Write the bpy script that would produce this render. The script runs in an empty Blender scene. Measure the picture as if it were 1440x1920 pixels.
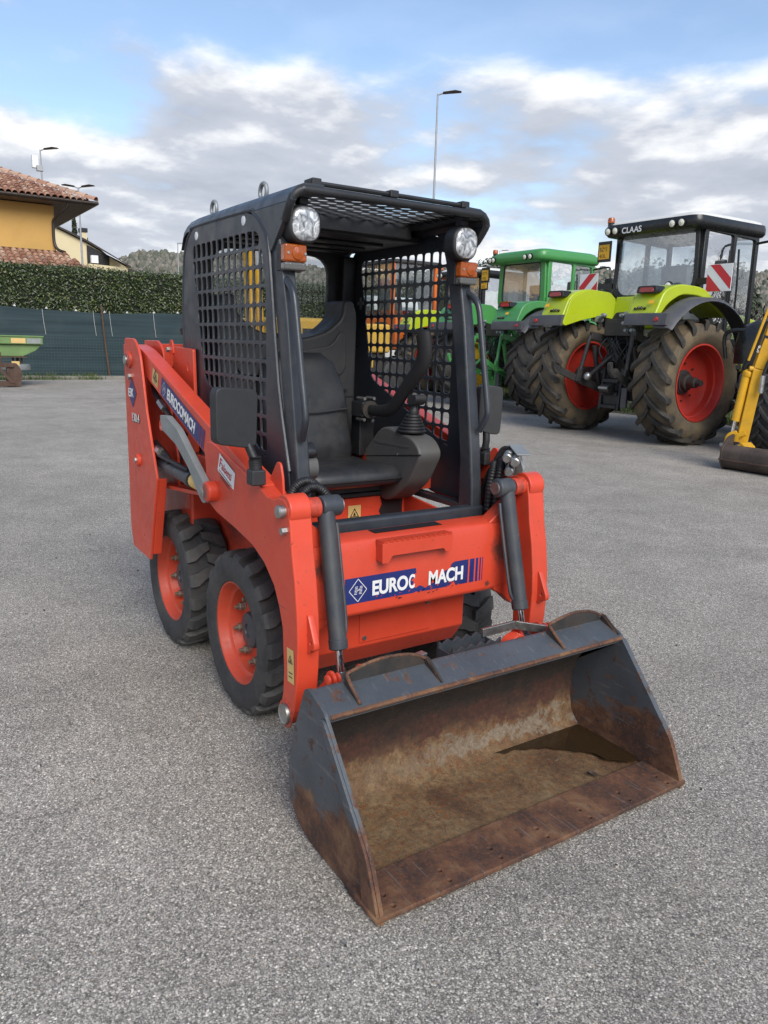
import bpy, bmesh, math, random
from mathutils import Vector, Matrix, noise as mnoise
random.seed(7)
scene = bpy.context.scene
COL = scene.collection
PI = math.pi

# ------------------------------------------------------------------ camera
cam = bpy.data.cameras.new('camera')
cam.sensor_width = 36.0
cam.lens = 36.0 * 1435.0 / 1920.0
cam.clip_start = 0.05
cam.clip_end = 5000.0
cam_o = bpy.data.objects.new('camera', cam)
COL.objects.link(cam_o)
_xr, _yr, _zr = (0.54640, 0.19582, -0.81431), (0.83707, -0.09572, 0.53865), (0.02753, -0.97596, -0.21622)
cam_o.matrix_world = Matrix(((_xr[0], -_xr[1], -_xr[2], 3.08),
                             (_yr[0], -_yr[1], -_yr[2], -1.60),
                             (_zr[0], -_zr[1], -_zr[2], 1.50),
                             (0, 0, 0, 1)))
scene.camera = cam_o

# ------------------------------------------------------------------ world: sky + broken cloud
SUN_EL, SUN_AZ = math.radians(38), math.radians(-12)        # azimuth measured from +X towards +Y
sd = Vector((math.cos(SUN_EL) * math.cos(SUN_AZ), math.cos(SUN_EL) * math.sin(SUN_AZ), math.sin(SUN_EL)))
world = bpy.data.worlds.new('World')
scene.world = world
world.use_nodes = True
wt = world.node_tree
for n in list(wt.nodes): wt.nodes.remove(n)
def wn(t, **kw):
    n = wt.nodes.new(t)
    for k, v in kw.items(): setattr(n, k, v)
    return n
def wl(a, b): wt.links.new(a, b)
def wmath(op, a, b=None, c=None):
    n = wn('ShaderNodeMath', operation=op)
    for i, v in enumerate((a, b, c)):
        if v is None: continue
        if isinstance(v, (int, float)): n.inputs[i].default_value = v
        else: wl(v, n.inputs[i])
    return n.outputs[0]
sky = wn('ShaderNodeTexSky', sky_type='NISHITA')
sky.sun_disc = False
sky.sun_elevation = SUN_EL
sky.sun_rotation = math.radians(90) - SUN_AZ
sky.air_density = 1.0; sky.dust_density = 0.6; sky.ozone_density = 1.6
tc = wn('ShaderNodeTexCoord')
sx = wn('ShaderNodeSeparateXYZ'); wl(tc.outputs['Generated'], sx.inputs[0])
zc = wmath('MAXIMUM', sx.outputs[2], 0.0)
den = wmath('ADD', zc, 0.16)
cxy = wn('ShaderNodeCombineXYZ')
wl(wmath('DIVIDE', sx.outputs[0], den), cxy.inputs[0]); wl(wmath('DIVIDE', sx.outputs[1], den), cxy.inputs[1])
cxy.inputs[2].default_value = 3.1
def wnoise(scale, detail, rough, dist, off, k=1.0):
    mp = wn('ShaderNodeMapping'); mp.inputs['Location'].default_value = off
    mp.inputs['Scale'].default_value = (k, k, 1.0)
    wl(cxy.outputs[0], mp.inputs[0])
    n = wn('ShaderNodeTexNoise'); wl(mp.outputs[0], n.inputs['Vector'])
    n.inputs['Scale'].default_value = scale; n.inputs['Detail'].default_value = detail
    n.inputs['Roughness'].default_value = rough; n.inputs['Distortion'].default_value = dist
    return n.outputs[0]
CO = (4.6, 1.9, 0)
n1 = wnoise(1.2, 10, 0.53, 0.10, CO)
n1b = wnoise(1.2, 10, 0.53, 0.10, CO, 0.94)     # the cloud just above: thinner there means a lit top
n2 = wnoise(2.6, 8, 0.58, 0.2, (7.7, 3.1, 1))
# cover grows towards the horizon, as a deck of cloud seen edge-on does
low = wn('ShaderNodeMapRange'); wl(zc, low.inputs[0])
low.inputs[1].default_value = 0.14; low.inputs[2].default_value = 0.34
low.inputs[3].default_value = 0.165; low.inputs[4].default_value = -0.11
cov = wmath('ADD', n1, low.outputs[0])
cr = wn('ShaderNodeValToRGB'); wl(cov, cr.inputs[0])
cr.color_ramp.interpolation = 'EASE'
cr.color_ramp.elements[0].position = 0.44; cr.color_ramp.elements[0].color = (0.10, 0.10, 0.10, 1)
cr.color_ramp.elements[1].position = 0.58; cr.color_ramp.elements[1].color = (0.96, 0.96, 0.96, 1)
sh = wmath('ADD', wmath('MULTIPLY', wmath('SUBTRACT', n1, n1b), 2.1), wmath('MULTIPLY', n2, 0.55))
shade = wn('ShaderNodeValToRGB'); wl(wmath('ADD', sh, 0.22), shade.inputs[0])
shade.color_ramp.elements[0].position = 0.25; shade.color_ramp.elements[0].color = (0.385, 0.41, 0.475, 1)
shade.color_ramp.elements[1].position = 0.72; shade.color_ramp.elements[1].color = (0.88, 0.88, 0.88, 1)
e = shade.color_ramp.elements.new(0.50); e.color = (0.48, 0.505, 0.565, 1)
bg1 = wn('ShaderNodeBackground'); wl(sky.outputs[0], bg1.inputs[0]); bg1.inputs[1].default_value = 0.115
bg2 = wn('ShaderNodeBackground'); wl(shade.outputs[0], bg2.inputs[0]); bg2.inputs[1].default_value = 0.72
mx = wn('ShaderNodeMixShader'); wl(cr.outputs[0], mx.inputs[0]); wl(bg1.outputs[0], mx.inputs[1]); wl(bg2.outputs[0], mx.inputs[2])
wo = wn('ShaderNodeOutputWorld'); wl(mx.outputs[0], wo.inputs[0])

sl = bpy.data.lights.new('sun', 'SUN')
sl.energy = 2.0; sl.angle = math.radians(38); sl.color = (1.0, 0.95, 0.87)
so = bpy.data.objects.new('sun', sl); COL.objects.link(so)
so.rotation_euler = sd.to_track_quat('Z', 'Y').to_euler()

vs = scene.view_settings
vs.view_transform = 'Standard'; vs.look = 'None'; vs.exposure = 0.85; vs.gamma = 1.0
vs.use_curve_mapping = False
scene.render.engine = 'CYCLES'
scene.cycles.max_bounces = 8
scene.cycles.transparent_max_bounces = 16

# ------------------------------------------------------------------ mesh helpers
def basis(d):
    d = Vector(d).normalized()
    u = d.cross(Vector((0, 0, 1)))
    if u.length < 1e-4: u = d.cross(Vector((1, 0, 0)))
    u.normalize()
    return d, u, u.cross(d)

class MB:
    def __init__(self): self.v = []; self.f = []; self.m = []
    def add(self, vs, fs, mi=0):
        b = len(self.v)
        self.v += [tuple(p) for p in vs]
        for f in fs:
            self.f.append(tuple(b + i for i in f)); self.m.append(mi)
        return self
    def box(self, x0, x1, y0, y1, z0, z1, mi=0):
        return self.add([(x0,y0,z0),(x1,y0,z0),(x1,y1,z0),(x0,y1,z0),(x0,y0,z1),(x1,y0,z1),(x1,y1,z1),(x0,y1,z1)],
                        [(0,3,2,1),(4,5,6,7),(0,1,5,4),(1,2,6,5),(2,3,7,6),(3,0,4,7)], mi)
    def prism(self, pts, ax, a, b, mi=0):
        def P(p, t):
            if ax == 0: return (t, p[0], p[1])
            if ax == 1: return (p[0], t, p[1])
            return (p[0], p[1], t)
        n = len(pts)
        return self.add([P(p, a) for p in pts] + [P(p, b) for p in pts],
                        [tuple(range(n))[::-1], tuple(range(n, 2*n))] + [(i, (i+1) % n, n + (i+1) % n, n + i) for i in range(n)], mi)
    def bar(self, p0, p1, w, h, up=(0,0,1), mi=0):
        p0, p1 = Vector(p0), Vector(p1); d = (p1 - p0).normalized(); up = Vector(up)
        s = d.cross(up)
        if s.length < 1e-4: s = d.cross(Vector((1,0,0)))
        s.normalize(); u = s.cross(d)
        c = [s*(-w/2)+u*(-h/2), s*(w/2)+u*(-h/2), s*(w/2)+u*(h/2), s*(-w/2)+u*(h/2)]
        return self.add([p0+q for q in c] + [p1+q for q in c], [(0,1,2,3),(7,6,5,4)] + [(i,4+i,4+(i+1)%4,(i+1)%4) for i in range(4)], mi)
    def lathe(self, prof, o, d, seg=32, mi=0, closed=False, caps=True):
        d, u, w = basis(d); o = Vector(o); n = len(prof); vs = []
        for k in range(seg):
            a = 2*PI*k/seg; e = u*math.cos(a) + w*math.sin(a)
            vs += [o + d*h + e*r for r, h in prof]
        fs = []
        for k in range(seg):
            a, b = k*n, ((k+1) % seg)*n
            for i in range(n if closed else n-1):
                j = (i+1) % n
                fs.append((a+i, a+j, b+j, b+i))
        if not closed and caps:
            if prof[0][0] > 1e-6: fs.append(tuple(k*n for k in range(seg)))
            if prof[-1][0] > 1e-6: fs.append(tuple(k*n+n-1 for k in range(seg))[::-1])
        return self.add(vs, fs, mi)
    def cyl(self, p0, p1, r, r1=None, seg=20, mi=0):
        p0, p1 = Vector(p0), Vector(p1)
        return self.lathe([(r, 0), (r if r1 is None else r1, (p1-p0).length)], p0, p1-p0, seg, mi)
    def tube(self, pts, r, seg=10, smooth=4, mi=0, flat=1.0, flatdir=None, closed=False):
        P = [Vector(p) for p in pts]
        if smooth and len(P) > 2:
            Q = []
            n = len(P)
            for i in range(n if closed else n-1):
                a = P[(i-1) % n] if (closed or i > 0) else P[0]*2 - P[1]
                b, c = P[i], P[(i+1) % n]
                e = P[(i+2) % n] if (closed or i+2 < n) else c*2 - b
                for s in range(smooth):
                    t = s/smooth
                    Q.append(0.5*((2*b) + (c-a)*t + (2*a-5*b+4*c-e)*t*t + (3*b-a-3*c+e)*t**3))
            if not closed: Q.append(P[-1])
            P = Q
        n = len(P); vs = []; ref = None
        for i, p in enumerate(P):
            if closed: t = P[(i+1) % n] - P[i-1]
            else: t = P[min(i+1, n-1)] - P[max(i-1, 0)]
            t.normalize()
            if flatdir is not None: ref = Vector(flatdir)
            elif ref is None: ref = basis(t)[1]
            u = (ref - t*ref.dot(t)).normalized(); w = t.cross(u); ref = u
            rr = r(i/(n-1)) if callable(r) else r
            for k in range(seg):
                a = 2*PI*k/seg
                vs.append(p + u*(math.cos(a)*rr*flat) + w*(math.sin(a)*rr))
        fs = []
        for i in range(n if closed else n-1):
            j = (i+1) % n
            for k in range(seg):
                fs.append((i*seg+k, i*seg+(k+1) % seg, j*seg+(k+1) % seg, j*seg+k))
        if not closed:
            fs.append(tuple(range(seg))[::-1]); fs.append(tuple((n-1)*seg+k for k in range(seg)))
        return self.add(vs, fs, mi)
    def ball(self, c, r, seg=16, mi=0):
        c = Vector(c); r = Vector(r) if hasattr(r, '__len__') else Vector((r, r, r)); ring = seg//2
        vs = [c + Vector((0,0,r.z))]; fs = []
        for i in range(1, ring):
            a = PI*i/ring
            for k in range(seg):
                b = 2*PI*k/seg
                vs.append(c + Vector((r.x*math.sin(a)*math.cos(b), r.y*math.sin(a)*math.sin(b), r.z*math.cos(a))))
        vs.append(c - Vector((0,0,r.z))); L = len(vs)-1
        for k in range(seg):
            fs.append((0, 1+k, 1+(k+1) % seg))
            for i in range(ring-2):
                fs.append((1+i*seg+k, 1+(i+1)*seg+k, 1+(i+1)*seg+(k+1) % seg, 1+i*seg+(k+1) % seg))
            fs.append((L, 1+(ring-2)*seg+(k+1) % seg, 1+(ring-2)*seg+k))
        return self.add(vs, fs, mi)
    def move(self, M):
        self.v = [tuple(M @ Vector(p)) for p in self.v]; return self
    def mesh(self, name, mats, bevel=False, sharp=38):
        me = bpy.data.meshes.new(name)
        me.from_pydata(self.v, [], self.f)
        for m in (mats if isinstance(mats, (list, tuple)) else [mats]): me.materials.append(m)
        me.polygons.foreach_set('material_index', self.m)
        bm = bmesh.new(); bm.from_mesh(me)
        bmesh.ops.recalc_face_normals(bm, faces=bm.faces)
        bm.to_mesh(me); bm.free()
        me.polygons.foreach_set('use_smooth', [True]*len(me.polygons))
        if not bevel: me.set_sharp_from_angle(angle=math.radians(sharp))
        return me
    def build(self, name, mats, parent=None, bevel=0, seg=2, sharp=38):
        me = self.mesh(name, mats, bool(bevel), sharp)
        o = bpy.data.objects.new(name, me); COL.objects.link(o)
        if bevel:
            md = o.modifiers.new('bevel', 'BEVEL'); md.width = bevel; md.segments = seg
            md.limit_method = 'ANGLE'; md.angle_limit = math.radians(32); md.harden_normals = True
        if parent: o.parent = parent
        return o

def tag(o, label, cat, group=None, kind=None):
    if label: o['label'] = label
    if cat: o['category'] = cat
    if group: o['group'] = group
    if kind: o['kind'] = kind
    return o
def thing(name, loc, label, cat, group=None, rz=0.0):
    o = bpy.data.objects.new(name, None); COL.objects.link(o)
    o.location = loc; o.rotation_euler = (0, 0, rz); o.empty_display_size = 0.1
    return tag(o, label, cat, group)
def sub(name, parent, loc=(0,0,0), rz=0.0):
    o = bpy.data.objects.new(name, None); COL.objects.link(o)
    o.location = loc; o.rotation_euler = (0, 0, rz); o.parent = parent; o.empty_display_size = 0.05
    return o
def copy_tree(o, parent=None):
    c = o.copy(); COL.objects.link(c); c.parent = parent
    for ch in list(o.children): copy_tree(ch, c)
    return c
def structure(o): o['kind'] = 'structure'; return o

def curve_mesh(name, splines, thick, M, mat, parent=None, bevel=0.0, offset=0.0):
    """flat plate from closed 2D outlines (holes included), with a thickness; M places it"""
    cu = bpy.data.curves.new(name, 'CURVE'); cu.dimensions = '2D'; cu.fill_mode = 'BOTH'
    cu.extrude = thick/2; cu.bevel_depth = bevel; cu.bevel_resolution = 1; cu.offset = offset
    for s in splines:
        sp = cu.splines.new('POLY'); sp.points.add(len(s)-1)
        for p, q in zip(sp.points, s): p.co = (q[0], q[1], 0, 1)
        sp.use_cyclic_u = True
    return curve_to_obj(cu, name, M, mat, parent)
def curve_to_obj(cu, name, M, mat, parent=None):
    t = bpy.data.objects.new('tmp', cu); COL.objects.link(t)
    bpy.context.view_layer.update()
    dg = bpy.context.evaluated_depsgraph_get()
    me = bpy.data.meshes.new_from_object(t.evaluated_get(dg))
    bpy.data.objects.remove(t); bpy.data.curves.remove(cu)
    me.name = name; me.transform(M)
    me.materials.clear(); me.materials.append(mat)
    o = bpy.data.objects.new(name, me); COL.objects.link(o)
    if parent: o.parent = parent
    return o
def frame(o, x, y):
    x, y, o = Vector(x).normalized(), Vector(y), Vector(o)
    z = x.cross(y).normalized(); y = z.cross(x)
    return Matrix(((x.x,y.x,z.x,o.x),(x.y,y.y,z.y,o.y),(x.z,y.z,z.z,o.z),(0,0,0,1)))
def lettering(body, size, M, mat, parent, bold=0.0, squeeze=1.0, shear=0.0, spacing=1.0, thick=0.0004, name='lettering', align='LEFT'):
    cu = bpy.data.curves.new(name, 'FONT'); cu.body = body; cu.size = size; cu.offset = bold*size
    cu.extrude = thick; cu.shear = shear; cu.space_character = spacing; cu.align_x = align
    return curve_to_obj(cu, name, M @ Matrix.Diagonal((squeeze, 1, 1, 1)), mat, parent)
def rrect(x0, x1, y0, y1, r, n=3):
    out = []
    for cx, cy, a0 in ((x1-r, y1-r, 0), (x0+r, y1-r, 90), (x0+r, y0+r, 180), (x1-r, y0+r, 270)):
        for k in range(n+1):
            a = math.radians(a0 + 90*k/n); out.append((cx + r*math.cos(a), cy + r*math.sin(a)))
    return out
def smooth_poly(pts, n=3, rounds=None):
    """round the corners of a closed polygon (each corner replaced by a short arc)"""
    out = []; N = len(pts)
    for i in range(N):
        p = Vector(pts[i]).to_2d(); a = Vector(pts[i-1]).to_2d(); b = Vector(pts[(i+1) % N]).to_2d()
        r = rounds[i] if isinstance(rounds, (list, tuple)) else rounds
        if not r: out.append(tuple(p)); continue
        la, lb = (a-p).length, (b-p).length
        A = p + (a-p)*min(r/la, .48); B = p + (b-p)*min(r/lb, .48)
        for k in range(n+1):
            t = k/n; out.append(tuple(A*(1-t)**2 + p*2*t*(1-t) + B*t*t))
    return out
def clip_convex(poly, clip):
    """Sutherland-Hodgman; clip is convex and counter-clockwise"""
    out = list(poly)
    for i in range(len(clip)):
        a, b = clip[i], clip[(i+1) % len(clip)]
        inp, out = out, []
        if not inp: return []
        ins = lambda p: (b[0]-a[0])*(p[1]-a[1]) - (b[1]-a[1])*(p[0]-a[0]) >= -1e-9
        for j in range(len(inp)):
            p, q = inp[j-1], inp[j]
            if ins(q) != ins(p):
                d1 = (b[0]-a[0])*(p[1]-a[1]) - (b[1]-a[1])*(p[0]-a[0])
                d2 = (b[0]-a[0])*(q[1]-a[1]) - (b[1]-a[1])*(q[0]-a[0])
                t = d1/(d1-d2); out.append((p[0]+(q[0]-p[0])*t, p[1]+(q[1]-p[1])*t))
            if ins(q): out.append(q)
    return out
def area2(p): return 0.5*sum(p[i-1][0]*p[i][1]-p[i][0]*p[i-1][1] for i in range(len(p)))
# ------------------------------------------------------------------ materials
def new_mat(name):
    m = bpy.data.materials.new(name); m.use_nodes = True
    return m, m.node_tree, m.node_tree.nodes['Principled BSDF']
class NT:
    def __init__(self, nt): self.t = nt
    def n(self, t, **kw):
        x = self.t.nodes.new(t)
        for k, v in kw.items(): setattr(x, k, v)
        return x
    def l(self, a, b): self.t.links.new(a, b)
    def put(self, sock, v):
        if isinstance(v, (int, float)): sock.default_value = v
        elif isinstance(v, (tuple, list)): sock.default_value = tuple(v) + ((1.0,) if len(v) == 3 and len(sock.default_value) == 4 else ())
        else: self.l(v, sock)
    def coord(self, which='Object', scale=(1,1,1), loc=(0,0,0)):
        c = self.n('ShaderNodeTexCoord'); m = self.n('ShaderNodeMapping')
        m.inputs['Scale'].default_value = scale; m.inputs['Location'].default_value = loc
        self.l(c.outputs[which], m.inputs[0]); return m.outputs[0]
    def noise(self, vec, scale, detail=4, rough=.55, dist=0):
        x = self.n('ShaderNodeTexNoise'); self.l(vec, x.inputs['Vector'])
        x.inputs['Scale'].default_value = scale; x.inputs['Detail'].default_value = detail
        x.inputs['Roughness'].default_value = rough; x.inputs['Distortion'].default_value = dist
        return x.outputs[0]
    def voro(self, vec, scale, feature='F1', rand=1.0):
        x = self.n('ShaderNodeTexVoronoi', feature=feature); self.l(vec, x.inputs['Vector'])
        x.inputs['Scale'].default_value = scale; x.inputs['Randomness'].default_value = rand
        return x
    def ramp(self, fac, stops, interp='LINEAR'):
        x = self.n('ShaderNodeValToRGB'); self.l(fac, x.inputs[0]); x.color_ramp.interpolation = interp
        el = x.color_ramp.elements
        while len(el) < len(stops): el.new(0.5)
        for e, (p, c) in zip(el, stops):
            e.position = p
            if isinstance(c, (int, float)): c = (c, c, c)
            e.color = tuple(c) + (1,)
        return x.outputs[0]
    def math(self, op, a, b=None, clamp=False):
        x = self.n('ShaderNodeMath', operation=op, use_clamp=clamp)
        self.put(x.inputs[0], a)
        if b is not None: self.put(x.inputs[1], b)
        return x.outputs[0]
    def mix(self, fac, a, b, blend='MIX'):
        x = self.n('ShaderNodeMix', data_type='RGBA', blend_type=blend)
        self.put(x.inputs[0], fac); self.put(x.inputs[6], a); self.put(x.inputs[7], b); return x.outputs[2]
    def bump(self, h, strength=.3, dist=.01):
        x = self.n('ShaderNodeBump'); self.l(h, x.inputs['Height']); x.inputs['Strength'].default_value = strength
        x.inputs['Distance'].default_value = dist; return x.outputs[0]

def paint(name, col, rough=.45, var=.12, scale=3.0, metal=0.0, dirt=None, dirt_amt=.35, dirt_scale=4.0,
          chips=None, chip_thr=.70, chip_scale=60, bump=.0, bump_scale=80, coat=0.0, spec=.5):
    m, nt, b = new_mat(name); T = NT(nt); v = T.coord()
    n = T.noise(v, scale, 6, .6)
    k0, k1 = 1-var, 1+var
    c = T.ramp(n, [(.3, tuple(x*k0 for x in col)), (.7, tuple(min(1, x*k1) for x in col))])
    r = T.ramp(T.noise(v, scale*5, 5, .6), [(.3, max(.03, rough-.1)), (.7, min(1, rough+.12))])
    if dirt:
        d = T.ramp(T.noise(v, dirt_scale, 8, .66, .4), [(.5-.25*dirt_amt, 0.0), (.78, min(1, dirt_amt*1.6))])
        c = T.mix(d, c, dirt)
        fine = T.ramp(T.noise(v, dirt_scale*14, 5, .7), [(.5, 0.0), (.75, dirt_amt*.5)])
        c = T.mix(fine, c, dirt)
    if chips:
        d = T.ramp(T.noise(v, chip_scale, 6, .62, .8), [(chip_thr-.012, 0.0), (chip_thr+.012, 1.0)])
        d = T.math('MULTIPLY', d, T.ramp(T.noise(v, 3.7, 3, .5), [(.45, 0.0), (.6, 1.0)]))
        c = T.mix(d, c, chips)
    T.l(c, b.inputs['Base Color']); T.l(r, b.inputs['Roughness'])
    b.inputs['Metallic'].default_value = metal; b.inputs['Coat Weight'].default_value = coat
    b.inputs['Specular IOR Level'].default_value = spec
    if bump:
        T.l(T.bump(T.noise(v, bump_scale, 5, .6), bump, .004), b.inputs['Normal'])
    return m

M = {}
RED = (0.575, 0.058, 0.026)
def red_paint():
    m, nt, b = new_mat('orange_red_paint'); T = NT(nt); v = T.coord()
    c = T.ramp(T.noise(v, 1.8, 6, .6), [(.3, tuple(x*.86 for x in RED)), (.7, tuple(min(1, x*1.12) for x in RED))])
    c = T.mix(T.ramp(T.noise(v, 5, 8, .66, .4), [(.52, 0.0), (.80, .28)]), c, (.20, .060, .036))
    c = T.mix(T.ramp(T.noise(v, 60, 5, .7), [(.58, 0.0), (.78, .25)]), c, (.30, .09, .05))
    # long thin scratches
    for rot, off in (((.2, .5, .1), 0), ((1.1, -.4, .8), 5)):
        mp = T.n('ShaderNodeMapping'); T.l(v, mp.inputs[0]); mp.inputs['Rotation'].default_value = rot; mp.inputs['Scale'].default_value = (4, 95, 95); mp.inputs['Location'].default_value = (off, off, off)
        sc = T.ramp(T.noise(mp.outputs[0], 1.0, 3, .55), [(.700, 0.0), (.715, .7)])
        sc = T.math('MULTIPLY', sc, T.ramp(T.noise(v, 4.1, 3), [(.52, 0.0), (.62, 1.0)]))
        c = T.mix(sc, c, (.10, .05, .04))
    chip = T.ramp(T.noise(v, 70, 6, .62, .6), [(.665, 0.0), (.68, 1.0)])
    chip = T.math('MULTIPLY', chip, T.ramp(T.noise(v, 3.3, 3), [(.48, 0.0), (.58, 1.0)]))
    c = T.mix(chip, c, (.045, .032, .028))
    # grease and soot round the pins and cylinder ends
    g = None
    for (x, y, z, r) in ((.905,.40,.72,.10),(.905,.41,.86,.07),(.92,.45,.97,.055),(.92,-.45,.97,.055),(.905,.335,.585,.022),(.94,-.55,.27,.085),(.94,.55,.27,.085),(1.06,.40,.38,.09),(1.06,-.40,.38,.09),
                         (.30,-.58,.92,.06),(-.72,-.58,1.385,.07),(.86,-.50,1.0,.05),(.60,-.45,.80,.10),(-.20,-.30,.70,.25),(.905,-.40,.75,.07),(.30,.30,.66,.10)):
        d = T.n('ShaderNodeVectorMath', operation='DISTANCE'); T.l(v, d.inputs[0]); d.inputs[1].default_value = (x, y, z)
        q = T.math('SUBTRACT', 1.0, T.math('DIVIDE', d.outputs['Value'], r), True)
        g = q if g is None else T.math('MAXIMUM', g, q)
    g = T.ramp(T.math('ADD', g, T.math('MULTIPLY', T.math('SUBTRACT', T.noise(v, 38, 7, .7), .5), 1.1)), [(.30, 0.0), (.75, .85)])
    c = T.mix(g, c, (.045, .036, .030))
    T.l(c, b.inputs['Base Color'])
    r = T.ramp(T.noise(v, 14, 6, .65), [(.3, .26), (.7, .50)])
    T.l(r, b.inputs['Roughness'])
    T.l(T.bump(T.math('ADD', T.noise(v, 26, 4, .5), T.math('MULTIPLY', chip, -.6)), .07, .004), b.inputs['Normal'])
    return m
M['red'] = red_paint()
M['rim_red'] = paint('rim_paint', (0.55, .058, .022), .5, .12, 6, dirt=(.16, .09, .06), dirt_amt=.28, dirt_scale=9)
M['slate'] = paint('slate_grey_paint', (0.025, .030, .038), .36, .18, 3, dirt=(.085, .085, .085), dirt_amt=.16, dirt_scale=6, bump=.04, bump_scale=60)
M['slate_worn'] = paint('slate_grey_paint_worn', (0.035, .041, .050), .42, .18, 4, dirt=(.10, .095, .08), dirt_amt=.3, dirt_scale=10, chips=(.16, .15, .14), chip_thr=.70, chip_scale=70, bump=.06)
M['slate_scuffed'] = paint('slate_paint_scuffed', (0.027, .032, .040), .40, .18, 4, dirt=(.12,.115,.105), dirt_amt=.20, dirt_scale=9, chips=(.15,.145,.14), chip_thr=.69, chip_scale=45, bump=.05)
M['black'] = paint('black_paint', (0.013, .014, .016), .5, .2, 4, dirt=(.05, .05, .05), dirt_amt=.15)
M['black_plastic'] = paint('black_plastic', (0.018, .019, .021), .55, .15, 5, dirt=(.05, .05, .048), dirt_amt=.22, bump=.15, bump_scale=400)
M['grey_plastic'] = paint('grey_plastic', (0.072, .072, .071), .55, .12, 4, dirt=(.12, .105, .085), dirt_amt=.22, dirt_scale=7, bump=.15, bump_scale=500)
M['vinyl'] = paint('seat_vinyl', (0.020, .021, .024), .42, .12, 6, dirt=(.08, .075, .065), dirt_amt=.24, dirt_scale=6, bump=.12, bump_scale=350)
M['trim_dark'] = paint('dark_moulded_trim', (.030,.031,.033), .5, .12, 4, dirt=(.10,.09,.075), dirt_amt=.22, dirt_scale=6, bump=.12, bump_scale=450)
M['steel'] = paint('bare_steel', (.42, .42, .40), .38, .2, 12, metal=.9, dirt=(.12, .09, .06), dirt_amt=.35, dirt_scale=25)
M['nut_steel'] = paint('rusty_nut_steel', (.26,.21,.155), .55, .3, 40, metal=.5, dirt=(.10,.06,.035), dirt_amt=.4, dirt_scale=60)
M['chrome'] = paint('chromed_rod', (.70, .70, .70), .16, .05, 8, metal=1.0)
M['zinc'] = paint('grey_galvanised', (.26, .28, .28), .5, .12, 8, metal=.35, dirt=(.15, .13, .1), dirt_amt=.2)
M['rubber_lug'] = paint('tyre_lugs_worn', (0.044, .043, .043), .66, .22, 7, dirt=(.13,.12,.10), dirt_amt=.36, dirt_scale=7, bump=.3, bump_scale=90)
M['rubber'] = paint('tyre_rubber', (0.028, .028, .030), .72, .22, 7, dirt=(.10, .092, .080), dirt_amt=.42, dirt_scale=6, bump=.25, bump_scale=120)
M['hose'] = paint('hose_rubber', (.012, .012, .013), .5, .1, 9)
M['white_paint'] = paint('white_paint', (.72, .73, .74), .45, .05, 5)
M['decal_blue'] = paint('decal_blue', (.012, .022, .13), .4, .15, 6, dirt=(.09, .09, .12), dirt_amt=.1)
M['decal_cream'] = paint('decal_cream', (.62, .43, .16), .5, .08, 9, dirt=(.3, .2, .1), dirt_amt=.2)
M['decal_white'] = paint('decal_white', (.68, .68, .66), .5, .06, 9)
M['ink'] = paint('ink_black', (.012, .012, .014), .5, .05, 9)
M['ink_red'] = paint('ink_red', (.42, .03, .03), .5, .05, 9)
M['foam'] = paint('black_foam', (.010,.010,.011), .8, .15, 6, dirt=(.03,.03,.03), dirt_amt=.2)
M['guard_dark'] = paint('dirty_dark_steel', (.022,.021,.020), .75, .4, 9, dirt=(.07,.045,.03), dirt_amt=.4, dirt_scale=14, bump=.3)
M['mud'] = paint('dry_earth', (.115, .083, .05), .9, .3, 20)

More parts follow.
